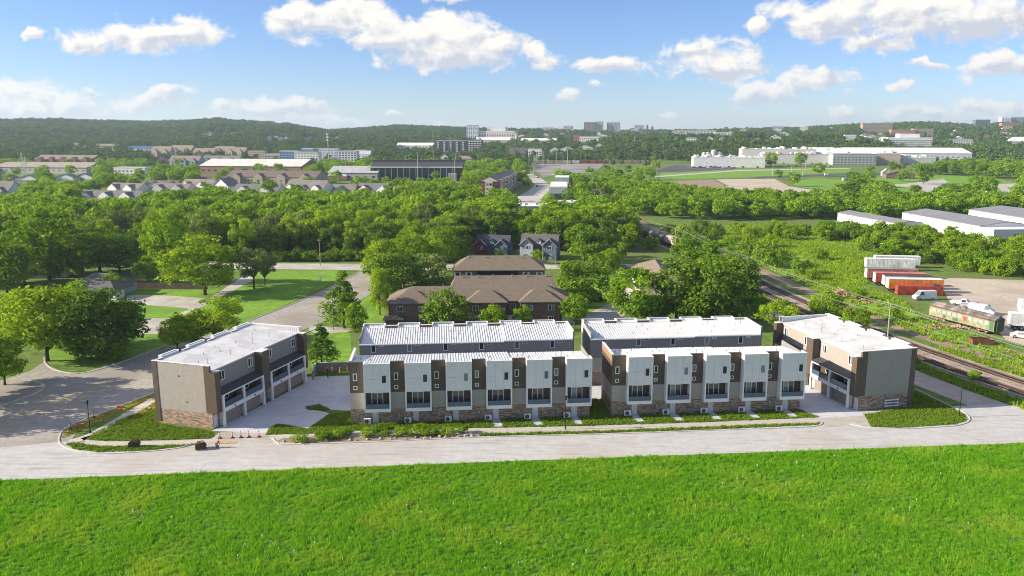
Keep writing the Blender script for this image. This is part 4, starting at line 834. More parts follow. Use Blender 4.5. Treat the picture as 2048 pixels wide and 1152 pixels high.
p = p[k_]; scatter('lawn_grass', np.c_[p, np.full(len(p), .05)], RNG.uniform(.5, 1.15, len(p)), VT, 'rough grass along the townhouse doors', 'grass', 6, .15)
ST = [tuft(30+i, 12, .16, .22, .05, 'sod_blade') for i in range(3)]
for po, lb in ((SOD_A, 'yellowed blades of the roadside sod'), (SOD_B, 'yellowed blades of the sod patch')):
    p = fillpts(po, 10, 9); scatter('sod_grass', np.c_[p, np.full(len(p), .05)], RNG.uniform(.6, 1.1, len(p)), ST, lb, 'grass', 9, .15)
TT = [tuft(40+i, 16, 1.0, .8, .16, 'meadow_blade') for i in range(4)]
p = fillpts(MEADOW, 1.1, 10); f = np.sin(p[:, 0]*.12 + 1.5*np.sin(p[:, 1]*.06)) + RNG.normal(0, .5, len(p)); p = p[(f > -.6) & clear_of(p, 2)]
scatter('meadow_grass', np.c_[p, np.zeros(len(p))], RNG.uniform(.4, 1.2, len(p)), TT, 'tall weedy grass of the meadow beyond the railway', 'grass', 11, .15)
p = fillpts(BANK, 2.2, 12); scatter('bank_grass', np.c_[p, np.zeros(len(p))], RNG.uniform(.5, 1.1, len(p)), TT, 'tall dark grass on the bank between gravel road and railway', 'grass', 12, .15)
p = np.array([q_ for q_ in offs(TR1, -10.6)[:34]]); p = np.repeat(p, 40, 0) + RNG.normal(0, 1.1, (len(p)*40, 2)); scatter('trackside_weeds', np.c_[p, np.zeros(len(p))], RNG.uniform(.25, .7, len(p)), TT, 'weeds growing along the far side of the ballast', 'weeds', 13, .2)
# ------------------------------------------------------------------ older houses
def shingle(name, col): return mat(name, col, rough=.9, var=.16, scale=1.2, bump=.02, pat=('brick', .9, .22, .012, tuple(c*1.08 for c in col), tuple(c*.88 for c in col), tuple(c*.75 for c in col)))
m_sh_br = shingle('brown_shingle', (.225, .180, .135)); m_sh_gr = shingle('grey_shingle', (.150, .142, .135)); m_sh_sl = shingle('slate_shingle', (.085, .090, .105)); m_sh_be = shingle('beige_shingle', (.27, .215, .16))
m_rbrick = mat('red_brown_brick', (.2, .1, .08), rough=.9, var=.2, scale=5, bump=.02, pat=('brick', .42, .14, .014, (.27, .125, .085), (.165, .075, .055), (.32, .27, .235)))
m_red = mat('red_siding', (.27, .035, .030), pat=('lap', .2), bump=.02); m_blue = mat('blue_siding', (.130, .185, .255), pat=('lap', .2), bump=.02); m_lblue = mat('pale_blue_siding', (.40, .47, .52), pat=('lap', .2), bump=.02)
m_white = mat('white_siding', (.72, .71, .68), var=.05, pat=('lap', .22), bump=.02); m_cream = mat('cream_stucco', (.62, .55, .44), var=.06); m_shut = mat('blue_grey_shutter', (.10, .13, .17))
def hip(mb, w, d, z, rise, ov=.45, ridge=None, x0=0, y0=0):
    "hipped roof over a w x d box centred on x0,y0; the ridge runs along the longer side"
    a, b = w/2 + ov, d/2 + ov
    if ridge is None: ridge = max(0, max(a, b) - min(a, b))
    rx, ry = (ridge, 0) if a >= b else (0, ridge)
    V = [(-a,-b,z),(a,-b,z),(a,b,z),(-a,b,z),(-rx,-ry,z+rise),(rx,ry,z+rise),(-a,-b,z-.18),(a,-b,z-.18),(a,b,z-.18),(-a,b,z-.18)]
    fs = ([(0,1,5,4),(1,2,5),(2,3,4,5),(3,0,4)] if a >= b else [(0,1,4),(1,2,5,4),(2,3,5),(3,0,4,5)]) + [(6,7,1,0),(7,8,2,1),(8,9,3,2),(9,6,0,3),(9,8,7,6)]
    mb.add([(x+x0, y+y0, zz) for x, y, zz in V], fs); return mb
def gable(mb, w, d, z, rise, ov=.4, x0=0, y0=0, along='x', th=.22):
    "two roof slopes with thickness; ridge along x or y"
    if along == 'x':
        L, W = w/2+ov, d/2+ov; k = rise/(d/2); ze = z - ov*k
        mb.xprism([(y0-W, ze), (y0, z+rise), (y0+W, ze), (y0+W, ze-th), (y0, z+rise-th), (y0-W, ze-th)], x0-L, x0+L)
    else:
        L, W = d/2+ov, w/2+ov; k = rise/(w/2); ze = z - ov*k; pr = [(-W, ze), (0, z+rise), (W, ze), (W, ze-th), (0, z+rise-th), (-W, ze-th)]; n = 6
        mb.add([(x0+x, y0-L, q) for x, q in pr] + [(x0+x, y0+L, q) for x, q in pr], [tuple(range(n))[::-1], tuple(range(n, 2*n))] + [(i, (i+1) % n, n+(i+1) % n, n+i) for i in range(n)])
    return mb
def gwall(mb, w, d, z, rise, x0=0, y0=0, along='x', zb=0):
    "walls with gable ends"
    if along == 'x': mb.xprism([(y0-d/2, zb), (y0-d/2, z), (y0, z+rise-.12), (y0+d/2, z), (y0+d/2, zb)], x0-w/2, x0+w/2)
    else:
        pr = [(-w/2, zb), (-w/2, z), (0, z+rise-.12), (w/2, z), (w/2, zb)]; n = 5
        mb.add([(x0+x, y0-d/2, q) for x, q in pr] + [(x0+x, y0+d/2, q) for x, q in pr], [tuple(range(n))[::-1], tuple(range(n, 2*n))] + [(i, (i+1) % n, n+(i+1) % n, n+i) for i in range(n)])
    return mb
def shutters(t, x, y, z, w, h, m=None):
    for s in (-1, 1): MB().box(x+s*(w/2+.27)-.2, x+s*(w/2+.27)+.2, y-.05, y, z-h/2, z+h/2).part('shutter', m or m_shut, t)
# two-storey brick apartments in front
t = thing('brick_apartments', 'two-storey brown brick apartments with three hipped fronts behind the back row', 'apartments', (-8, 193, 0), R(3))
MB().box(-22, 22, -5.5, 5.5, 0, 5.8).part('wall', m_rbrick, t); hip(MB(), 44, 11, 5.8, 2.7).part('roof', m_sh_br, t)
for x in (-16.5, 1.5, 14.5):
    w = 9.5
    MB().box(x-w/2, x+w/2, -7.2, -5.5, 0, 5.8).part('front_wing', m_rbrick, t); hip(MB(), w, 8, 5.81, 2.35, x0=x, y0=-3.2, ridge=1.2).part('wing_roof', m_sh_br, t)
    for xx in (-2.6, 2.6): window(t, x+xx, -7.2, 4.35, 1.5, 1.35, style=2); shutters(t, x+xx, -7.2, 4.35, 1.5, 1.35); window(t, x+xx, -7.2, 1.6, 1.3, 1.3, style=2)
    mb = MB(); mb.box(x+w/2+.5, x+w/2+3.6, -6.2, -5.5, .05, 2.2); mb.part('garage_door', m_trim, t)
for x in (-9.5, -7.5, 8, 20): window(t, x, -5.5, 4.35, 1.2, 1.3, style=2)
MB().box(-22.5, -18.5, -9.5, -7.2, 0, 2.5).part('porch', m_rbrick, t); hip(MB(), 4, 2.8, 2.5, .7, x0=-20.5, y0=-8.3).part('porch_roof', m_sh_br, t)
for x in (-19, -9, 0, 9, 18): MB().tube((x, .8, 8), (x, .8, 8.9), .12).part('vent_pipe', m_steel, t)
t = thing('brick_apartments', 'second brick apartment range showing only its brown roof behind the first', 'apartments', (-2, 209, 0), R(3))
MB().box(-14, 14, -5.5, 5.5, 0, 5.6).part('wall', m_rbrick, t); hip(MB(), 28, 11, 5.6, 2.6, ridge=13).part('roof', m_sh_br, t)
for x in (-11, -7, -3, 2, 6, 11): MB().tube((x, -.8, 7.9), (x, -.8, 8.6), .14).part('vent_pipe', m_steel, t)
t = thing('brick_apartments', 'third brick apartment range with white shutters and a shaded balcony painted dark', 'apartments', (-4, 239, 0), R(1.5))
MB().box(-13.5, 13.5, -7, 7, 0, 5.6).part('wall', m_rbrick, t); hip(MB(), 27, 14, 5.6, 3.3, ridge=9).part('roof', m_sh_br, t)
MB().box(-6.5, 5.6, -7.35, -7, 2.6, 5.3).part('recess_shade', m_black, t); mb = MB(); [mb.box(-6.4+i*.5, -6.34+i*.5, -7.45, -7.39, 2.7, 3.8) for i in range(24)]; mb.box(-6.5, 5.6, -7.46, -7.38, 3.8, 3.9); mb.part('railing', m_shut, t)  # solid black slab paints the shade inside the balcony
for x in (-12.3, -9.0, 8.0, 12.0): window(t, x, -7, 4.2, 1.1, 1.5); shutters(t, x, -7, 4.2, 1.1, 1.5, m_trim)
for x in (-9, -4, 2, 7): MB().tube((x, -1, 8.3), (x, -1, 9.0), .15).part('vent_pipe', m_steel, t)
t = thing('beige_apartments', 'low building with beige hipped roof half hidden by trees right of centre', 'apartments', (43, 231, 0), R(-4))
MB().box(-6.5, 6.5, -15, 15, 0, 4.6).part('wall', m_cream, t); hip(MB(), 13, 30, 4.6, 3.0).part('roof', m_sh_be, t); MB().box(-1, 12, -24, -15, 0, 3).part('wall', m_cream, t); hip(MB(), 13, 9.4, 3, 1.8, x0=5.5, y0=-19.5).part('wing_roof', m_sh_be, t)
for y in (-10, -4, 3, 9): window(t, -6.5, y, 2.6, 1.2, 1.3, rz=R(-90))
def gabled_house(name, label, loc, rz, w, d, eave, rise, wall, gl, gr, roof, two):
    t = thing(name, label, 'house', (*loc, 0), rz)
    gwall(MB(), w, d, eave, rise).part('wall', wall, t); gable(MB(), w, d, eave, rise).part('roof', roof, t)
    gw = w*.36
    for x, m in ((-w/2+gw/2, gl), (w/2-gw/2, gr)):
        gwall(MB(), gw, 3, eave, 2.1, x0=x, y0=-d/2-.4, along='y').part('front_gable', m, t); gable(MB(), gw, 4.4, eave, 2.1, x0=x, y0=-d/2+.2, along='y').part('gable_roof', roof, t)
        mb = MB(); y = -d/2-2.35
        for s in (-1, 1): mb.hexa([(x, y, eave+2.0), (x+s*(gw/2+.4), y, eave-.5), (x+s*(gw/2+.4), y+.06, eave-.5), (x, y+.06, eave+2.0)], [(x, y, eave+2.25), (x+s*(gw/2+.4), y, eave-.2), (x+s*(gw/2+.4), y+.06, eave-.2), (x, y+.06, eave+2.25)])
        mb.part('bargeboard', m_trim, t)
        window(t, x, -d/2-1.9, eave-1.1, 1.8, 1.25, style=2); shutters(t, x, -d/2-1.9, eave-1.1, 1.8, 1.25)
        if two: window(t, x, -d/2-1.9, 1.5, 1.8, 1.3, style=2)
    gwall(MB(), 1.6, 1.4, eave+1.2, .8, y0=-d/2+1.0, along='y', zb=eave-.4).part('dormer', m_trim, t); gable(MB(), 1.6, 1.6, eave+1.2, .8, ov=.2, y0=-d/2+1.0, along='y').part('dormer_roof', roof, t)
    if two:
        MB().box(-2.3, 2.3, -d/2-2.6, -d/2, 2.6, 2.8).part('porch_slab', m_trim, t); gable(MB(), 4.4, 2.8, 2.8, 1.5, y0=-d/2-1.3, along='y').part('porch_roof', roof, t); gwall(MB(), 4.4, 2.5, 2.8, 1.5, y0=-d/2-1.3, along='y', zb=2.79).part('porch_gable', m_trim, t)
        for x in (-2, 2): MB().box(x-.14, x+.14, -d/2-2.5, -d/2-2.2, 0, 2.6).part('post', m_trim, t)
    MB().box(-.5, .5, -d/2-.06, -d/2, 0, 2.1).part('door', m_shut, t)
    return t
gabled_house('red_gabled_house', 'small slate-roofed house with one red and one blue gable before the wood', (-6.8, 304), R(-13), 12.6, 8, 3.6, 3.3, m_blue, m_red, m_blue, m_sh_sl, False)
gabled_house('blue_house', 'two-storey blue house with white trimmed gables and porch', (10.6, 291), R(-13), 13.2, 8, 5.6, 3.2, m_blue, m_lblue, m_blue, m_sh_gr, True)
t = thing('grey_roofed_house', 'single-storey house with grey hipped roof beside the lane', 'house', (-118, 226, 0), R(-8))
MB().box(-8, 7, -5, 5, 0, 2.8).part('wall', m_lblue, t); hip(MB(), 15, 10, 2.8, 3.0, x0=-.5).part('roof', m_sh_gr, t); MB().box(2, 9.5, -9, -5, 0, 2.7).part('garage', m_white, t); hip(MB(), 7.5, 8, 2.7, 2.1, x0=5.75, y0=-5.2).part('garage_roof', m_sh_gr, t)
mb = MB(); [mb.box(9.5, 9.56, -8.5, -5.4, .1+k*.52, .58+k*.52) for k in range(4)]; mb.part('garage_door', m_trim, t); window(t, -4, -5, 1.6, 1.6, 1.2, style=2); window(t, 0, -5, 1.6, 1.2, 1.2, style=2)
for x, y in ((-2, 1), (1.5, -1)): MB().tube((x, y, 4.6), (x, y, 5.9), .1).part('vent_pipe', m_steel, t)
t = thing('small_blue_house', 'small pale blue house mostly hidden by trees at the far left', 'house', (*G(98, 552), 0), R(10))
gwall(MB(), 9, 8, 3, 2.4, along='y').part('wall', m_lblue, t); gable(MB(), 9, 8, 3, 2.4, along='y').part('roof', m_sh_gr, t); window(t, 0, -4, 1.6, 1.2, 1.2); MB().box(4, 6.5, -3.5, 1, 0, 2.1).part('shed', m_white, t)
for px, py, lb in ((301, 478, 'blue-roofed gable just showing in the left wood'), (426, 488, 'white gable peeping between trees of the left wood')):
    x, y = G(px, py+22); t = thing('hidden_house', lb, 'house', (x, y, 0), R(20)); gwall(MB(), 8, 8, 4, 3, along='y').part('wall', m_white, t); gable(MB(), 8, 8, 4, 3, along='y').part('roof', m_sh_sl, t)
# board fence behind the lawn
m_fence = mat('weathered_fence_board', (.15, .115, .085), var=.3, scale=2, rough=1)
a, b = np.array(G(258, 577)), np.array(G(415, 579)); L_ = float(np.hypot(*(b-a)))
t = thing('board_fence', 'weathered brown board fence behind the lawn', 'fence', (*a, 0), math.atan2(b[1]-a[1], b[0]-a[0]))
x = 0
while x < L_: MB().box(x-.06, x+.06, .05, .17, 0, 1.75).part('post', m_fence, t); x += 2.4
mb = MB(); x = .01
while x < L_: mb.box(x, x+.15, -.02, .05, .06, 1.8 + .06*math.sin(x*7)); x += .165
tag(mb.part('boards', m_fence, t), kind='stuff'); MB().box(0, L_, .055, .1, 1.3, 1.4).part('rail', m_fence, t); MB().box(0, L_, .055, .1, .4, .5).part('rail', m_fence, t)
# ------------------------------------------------------------------ white warehouses
m_wmetal = mat('white_metal_wall', (.74, .74, .72), rough=.5, var=.06, scale=.2, bump=.02, pat=('lap', .6, 1)); m_gmetal = mat('grey_metal_roof', (.25, .25, .255), rough=.5, var=.1, scale=.15, bump=.02, pat=('lap', .6, 1))
def warehouse(label, x, y, w, d, h, rise, rz, ext=False):
    t = thing('warehouse', label, 'warehouse', (x, y, 0), rz, 'white metal warehouses')
    gwall(MB(), w, d, h, rise, along='y').part('wall', m_wmetal, t); gable(MB(), w, d, h, rise, along='y', ov=.25).part('roof', m_gmetal, t)
    if ext: MB().box(-w/2, w*.35, -d/2-9, -d/2, 0, h-.8).part('wall', m_wmetal, t); MB().box(-w/2-.2, w*.35+.2, -d/2-9.2, -d/2, h-.8, h-.55).part('roof', m_wmetal, t); MB().box(-3.2, 1.0, -d/2-9.1, -d/2-9, 0, 4).part('roller_door', m_gmetal, t)
    for i in range(int(d/9)): MB().box(-w/2-.14, -w/2, -d/2+5+i*9, -d/2+5.2+i*9, 0, h).part('downpipe', m_steel, t)
    MB().box(w*.1, w*.3, -d/2-.08, -d/2, 0, 3.6).part('roller_door', m_gmetal, t)
warehouse('long white warehouse with a lower front bay, middle of the three', 208, 366, 24, 58, 6.6, 1.6, R(5), True); warehouse('small white warehouse half sunk in the scrub, left of the three', 180, 390, 13, 50, 4.4, 1.1, R(9)); warehouse('white warehouse running off the right edge, right of the three', 256, 388, 34, 52, 6.2, 1.8, R(4))
# ------------------------------------------------------------------ trailers, container, coach
def paint(n, c, r=.5): return mat(n, c, rough=r, var=.14, scale=.8, col2=tuple(x*.72 for x in c), big=.35)
m_tyre = mat('tyre_rubber', (.02, .02, .02), rough=.9)
def wheel(t, x, y, r=.5, w=.3, nm='wheel'):
    o = MB().tube((x, y-w/2, r), (x, y+w/2, r), r, n=14).part(nm, m_tyre, t); MB().tube((x, y-w/2-.02, r), (x, y+w/2+.02, r), r*.55, n=10).part('rim', m_steel, o)
def trailer(label, px, py, Ln, rz, m, roof=None, h=2.8, z0=1.15):
    x, y = G(px, py); t = thing('semi_trailer', label, 'trailer', (x, y, 0), rz, 'parked trailers')
    MB().box(0, Ln, 0, 2.6, z0, z0+h).part('box', m, t); MB().box(-.04, Ln+.04, -.04, 2.64, z0+h, z0+h+.1).part('roof', roof or m_trim, t); MB().box(-.05, 0, .1, 2.5, z0+.1, z0+h-.1).part('rear_door', m_trim, t); MB().box(.5, Ln-.5, .4, 2.2, z0-.25, z0).part('chassis', m_black, t)
    mb = MB(); [mb.box(.4+i*1.2, .46+i*1.2, -.03, 0, z0+.1, z0+h) for i in range(int(Ln/1.2))]; tag(mb.part('ribs', m, t), kind='stuff')
    for xx in (1.2, 2.5):
        for yy in (.3, 2.3): wheel(t, xx, yy)
    for yy in (.5, 2.1): MB().box(Ln-2.6, Ln-2.4, yy-.08, yy+.08, 0, z0-.25).part('landing_leg', m_steel, t)
trailer('long white semi-trailer at the back of the parked group', 1732, 541, 15.5, R(-8), paint('trailer_white', (.74, .74, .72))); trailer('second white semi-trailer close behind the first', 1750, 535, 14.5, R(-8), paint('trailer_white', (.74,)*3))
trailer('faded pink-sided semi-trailer next to the white ones', 1733, 563, 15, R(-7), paint('trailer_pink', (.50, .20, .17)), m_gmetal); trailer('red semi-trailer in the middle of the parked group', 1750, 572, 14.5, R(-7), paint('trailer_red', (.60, .11, .07)), paint('faded_red_roof', (.60, .22, .15)))
trailer('white-ended semi-trailer with a dark roof beside the orange one', 1768, 578, 13.5, R(-7), paint('trailer_white', (.74,)*3), m_navy); trailer('orange semi-trailer with white roof at the front of the group', 1776, 585, 15, R(-7), paint('trailer_orange', (.74, .25, .05)), m_trim)
x, y = G(1795, 590); t = thing('shipping_container', 'dark red shipping container lying in the grass before the orange trailer', 'container', (x, y, 0), R(-7)); m_cont = paint('container_red', (.44, .085, .06))
MB().box(0, 12.2, 0, 2.44, .1, 2.7).part('box', m_cont, t); mb = MB(); [mb.box(.3+i*.3, .45+i*.3, -.04, 0, .25, 2.55) for i in range(39)]; tag(mb.part('corrugation', m_cont, t), kind='stuff'); MB().box(-.06, 0, .05, 2.4, .2, 2.6).part('door', paint('container_door', (.36, .08, .06)), t)
for xx in (0, 12.05):
    for yy in (-.05, 2.34): MB().box(xx, xx+.15, yy, yy+.15, .1, 2.75).part('corner_post', m_cont, t)
MB().box(9.8, 11.4, .4, 1.8, 2.72, 3.1).part('tarpaulin', m_navy, t)
# derelict coach
m_coach = mat('faded_coach_paint', (.33, .30, .19), rough=.85, var=.28, scale=.7, col2=(.235, .24, .15), big=.45); m_rust = mat('rusty_iron', (.17, .075, .045), rough=.9, var=.35, scale=1.5); m_croof = mat('tarred_coach_roof', (.115, .105, .10), var=.25, scale=.8, col2=(.30, .28, .26), big=.5)
m_haze = mat('clouded_glazing', (.34, .40, .42), rough=.3, var=.15); m_graf = mat('green_graffiti', (.07, .17, .09)); m_graf2 = mat('red_graffiti', (.38, .10, .07)); m_gend = mat('coach_end_green', (.055, .085, .045), var=.3)
a, b = np.array(G(1857, 637)), np.array(G(1986, 672)); Lc = float(np.hypot(*(b-a)))
t = thing('railway_coach', 'derelict yellow-green passenger coach with graffiti and red eaves', 'railway coach', (*a, 0), math.atan2(b[1]-a[1], b[0]-a[0]))
MB().box(0, Lc, 0, 3, 1.0, 3.4).part('body', m_coach, t)
prof = [(-.08, 3.4), (.0, 3.75), (.6, 4.1), (.95, 4.15), (.95, 4.45), (1.5, 4.55), (2.05, 4.45), (2.05, 4.15), (2.4, 4.1), (3.0, 3.75), (3.08, 3.4)]
MB().xprism(prof, -.15, Lc+.15).part('roof', m_croof, t); MB().box(-.1, Lc+.1, -.11, -.06, 3.3, 3.62).part('eave_board', m_rust, t); MB().box(Lc, Lc+.35, .5, 2.5, 1.0, 3.7).part('vestibule', m_gend, t); MB().box(Lc, Lc+.06, 0, 3, 1.0, 3.4).part('end_wall', m_gend, t)
for i in range(11):
    xx = 1.0 + i*(Lc-2)/11
    if i in (6,): MB().box(xx, xx+1.0, -.03, 0, 1.7, 2.8).part('graffiti', m_graf2, t); continue
    w = MB().box(xx-.06, xx+1.16, -.05, 0, 2.1, 3.0).part('window', m_coach, t); MB().box(xx, xx+1.1, -.06, -.045, 2.16, 2.94).part('pane', m_haze, w)
for xx, w_ in ((4.2, .8), (7.0, 1.6), (Lc-1.2, 1.0)): MB().box(xx, xx+w_, -.025, 0, 1.15, 1.9 if xx < Lc-2 else 3.2).part('graffiti', m_graf, t)
MB().box(0, Lc, .5, 2.5, .7, 1.0).part('underframe', m_rust, t)
for xx in (2.2, 4.2, Lc-4.2, Lc-2.2):
    for yy in (.4, 2.6): wheel(t, xx, yy, .46, .18)
for xx in (3.2, Lc-3.2): MB().box(xx-1.6, xx+1.6, .3, 2.7, .45, .7).part('bogie', m_rust, t)
# ------------------------------------------------------------------ vehicles
def vehicle(label, x, y, rz, col, kind='car', name=None, z=0.):
    L, W, hb, hr = {'car': (4.6, 1.8, .95, 1.45), 'suv': (4.8, 1.95, 1.1, 1.8), 'van': (6.0, 2.05, 1.35, 2.6), 'truck': (5.6, 2.0, 1.15, 1.85)}[kind]
    t = thing(name or {'car': 'parked_car', 'suv': 'parked_car', 'van': 'parked_van', 'truck': 'pickup_truck'}[kind], label, {'car': 'car', 'suv': 'car', 'van': 'van', 'truck': 'pickup'}[kind], (x, y, z), rz)
    m = paint('car_paint_%02d%02d%02d' % tuple(int(c*99) for c in col), col, .35); w = W/2
    if kind == 'van': pf = [(-L/2, .35), (-L/2, hr), (L*.22, hr), (L*.40, hb), (L/2, hb-.25), (L/2, .35)]
    elif kind == 'truck': pf = [(-L/2, .4), (-L/2, hb), (-L*.08, hb), (-L*.04, hr), (L*.16, hr), (L*.27, hb), (L/2, hb-.1), (L/2, .4)]
    elif kind == 'suv': pf = [(-L/2, .35), (-L/2, hb), (-L*.44, hr-.05), (L*.1, hr), (L*.24, hb), (L/2, hb-.12), (L/2, .35)]
    else: pf = [(-L/2, .3), (-L/2, hb-.05), (-L*.36, hb), (-L*.22, hr), (L*.10, hr), (L*.26, hb), (L/2, hb-.15), (L/2, .3)]
    n = len(pf); ins = lambda z_: w*(1 - .14*max(0, (z_-hb)/(hr-hb)))
    MB().add([(px_, -ins(pz), pz) for px_, pz in pf] + [(px_, ins(pz), pz) for px_, pz in pf], [tuple(range(n)), tuple(range(n, 2*n))[::-1]] + [(i, n+i, n+(i+1) % n, (i+1) % n) for i in range(n)]).part('body', m, t)
    g0, g1 = {'car': (-.2, .2), 'suv': (-.4, .19), 'van': (.12, .33), 'truck': (-.03, .21)}[kind]; zt = hr-.12; zb = hb+.03 if kind != 'van' else 1.5
    for s in (-1, 1): MB().hexa([(L*g0, s*(w+.01), zb), (L*g1, s*(w+.01), zb), (L*g1, s*(w-.02), zb), (L*g0, s*(w-.02), zb)], [(L*g0+.1, s*(ins(zt)+.012), zt), (L*g1-.35, s*(ins(zt)+.012), zt), (L*g1-.35, s*(ins(zt)-.02), zt), (L*g0+.1, s*(ins(zt)-.02), zt)]).part('side_window', g_win, t)
    a, b = {'car': ((.255, hb), (.105, hr)), 'suv': ((.235, hb), (.105, hr)), 'van': ((.395, hb), (.225, hr)), 'truck': ((.265, hb), (.165, hr))}[kind]
    MB().add([(L*a[0]+.015, -w*.86, a[1]+.06), (L*a[0]+.015, w*.86, a[1]+.06), (L*b[0]+.03, w*.78, b[1]-.06), (L*b[0]+.03, -w*.78, b[1]-.06)], [(0, 1, 2, 3)]).part('windscreen', g_win, t)
    for xx in (-L*.3, L*.32):
        for yy in (-w+.1, w-.1): wheel(t, xx, yy, .36, .24)
    for s in (-1, 1): MB().box(L/2-.02, L/2+.03, s*w*.7-.15, s*w*.7+.15, .6, .75).part('headlight', m_haze, t)
    return t
WHT, BLK, SIL = (.72, .72, .72), (.02, .02, .022), (.36, .37, .38)
x, y = G(1852, 601); vehicle('white panel van parked in the grass by the container', x, y+1, R(184), WHT, 'van')
for px, py, rz, c, k_, lb in ((1196, 603, 5, BLK, 'suv', 'black car parked under the trees right of the brick apartments, nearest'), (1186, 592, 4, (.05, .055, .045), 'suv', 'dark green car parked just behind the black one'), (1230, 569, 80, SIL, 'car', 'silver car parked by the beige building'), (1248, 541, 3, BLK, 'suv', 'black car on the cross street beside the beige building'), (1925, 611, -45, WHT, 'truck', 'white pickup loaded with scrap behind the green coach'), (1945, 617, -40, SIL, 'truck', 'silver pickup behind the green coach'), (2043, 676, -30, WHT, 'car', 'white car at the right edge near the coach end'), (268, 640, 20, SIL, 'car', 'silver car half hidden by trees on the lower driveway'), (1962, 628, -38, WHT, 'van', 'long white van body lying behind the green coach')):
    x, y = G(px, py); vehicle(lb, x, y, R(rz), c, k_)
trailer('tall white box trailer at the right edge beside the coach', 2018, 660, 9, R(-20), paint('trailer_white', (.74,)*3)); trailer('white box trailer further back at the right edge of the yard', 2038, 632, 9, R(-20), paint('trailer_white', (.74,)*3))
x, y = G(1945, 690); t = thing('scrap_gondola', 'rusty open scrap bin in the grass by the coach', 'scrap bin', (x, y, 0), R(-6))
for b_ in ((0, 4.6, 0, .12, .15, 1.3), (0, 4.6, 2.2, 2.32, .15, 1.3), (0, .12, .12, 2.2, .15, 1.3), (4.48, 4.6, .12, 2.2, .15, 1.3), (0, 4.6, 0, 2.32, .08, .15)): MB().box(*b_).part('side', m_rust, t)
for i in range(7): MB().box(.3+i*.6, .7+i*.6, .3, 2.0, .15, .6+.25*math.sin(i*2.1)).part('scrap', m_navy if i % 2 else m_rust, t)
# timber piles
m_tim = mat('cut_timber', (.36, .23, .13), var=.35, scale=2, rough=1)
def pile(label, px, py, n, rx, ry, hz, seed):
    x, y = G(px, py); t = thing('timber_pile', label, 'timber pile', (x, y, 0)); rg = random.Random(seed)
    lm = MB().tube((-1.2, 0, 0), (1.2, 0, 0), .14, n=6).mesh('log', m_tim)
    for i in range(n):
        a = rg.uniform(0, 6.28); r = rg.uniform(0, 1)**.5; o = put('log', lm, t, (rx*r*math.cos(a), ry*r*math.sin(a), .12 + hz*(1-r)*rg.uniform(.3, 1))); o.rotation_euler = (0, rg.uniform(-.35, .35), rg.uniform(0, 3.14))
pile('big heap of cut timber beside the railway', 1678, 592, 110, 4.2, 3, 2.2, 1); pile('low scatter of timber right of the big heap', 1724, 603, 40, 3.5, 1.8, .5, 2); pile('dark sleepers strewn in the grass before the coach', 1885, 655, 46, 6, 1.6, .3, 3)
# ------------------------------------------------------------------ poles, wires, lamps
m_pole = mat('weathered_pole', (.36, .31, .26), var=.2, scale=2); m_wire = mat('bright_wire', (.55, .55, .52), rough=.4, metal=.3)
POLES = [(97, 96, 11), (78, 160, 11), (66.5, 222, 11), (60.5, 292, 11), (52, 340, 11), (45.5, 400, 11)]
PL = ['nearer the frame edge by the gravel road', 'standing behind the right block', 'at the railway bend beside the tall tree', 'beside the front tank wagon', 'behind the tank wagons', 'deep in the trees along the railway']
for i, ((x, y, h), lb) in enumerate(zip(POLES, PL)):
    t = thing('power_pole', 'grey power pole ' + lb, 'power pole', (x, y, 0), 0, 'power poles along the railway'); MB().tube((0, 0, -.2), (0, 0, h), .17, .11, 8).part('pole', m_pole, t)
    MB().box(-1.1, 1.1, -.06, .06, h-.35, h-.22).part('crossarm', m_pole, t)
    for xx in (-1, -.4, .4, 1): MB().tube((xx, 0, h-.22), (xx, 0, h-.02), .05, n=5).part('insulator', m_steel, t)
for j, (xx, dz, nm) in enumerate(((-1, 0, 'outermost'), (0.4, 0, 'upper inner'), (1, 0, 'far outer'), (0, -2.4, 'lowest'))):
    mb = MB()
    for (x0, y0, h0), (x1, y1, h1) in zip(POLES[:-1], POLES[1:]):
        pr = None
        for k in range(9):
            s = k/8; p = (x0+(x1-x0)*s+xx, y0+(y1-y0)*s, h0+dz-.02+(h1-h0)*s - 1.1*4*s*(1-s)*.8)
            if pr: mb.tube(pr, p, .017, n=4)
            pr = p
    tag(mb.part('power_line', m_wire), 'sagging %s wire of the power line beside the railway' % nm, 'power line', 'wires of the railway power line')
for px, py, top, lb in ((641, 531, 478, 'wooden pole at the edge of the left wood'), (1211, 535, 486, 'wooden pole at the right end of the cross street'), (1214, 528, 478, 'second wooden pole behind the one at the cross street end'), (1112, 533, 492, 'pole in front of the blue house porch, right'), (1085, 532, 488, 'pole in front of the blue house porch, left'), (667, 660, 588, 'thin street pole beside the tall conical tree')):
    x, y = G(px, py); f = y*cT+H*sT; t = thing('utility_pole', lb, 'pole', (x, y, 0), 0); h = (py-top)*f/F; MB().tube((0, 0, -.2), (0, 0, h), .13, .09, 7).part('pole', m_pole, t); MB().box(-.6, .6, -.05, .05, h-.5, h-.4).part('crossarm', m_pole, t)
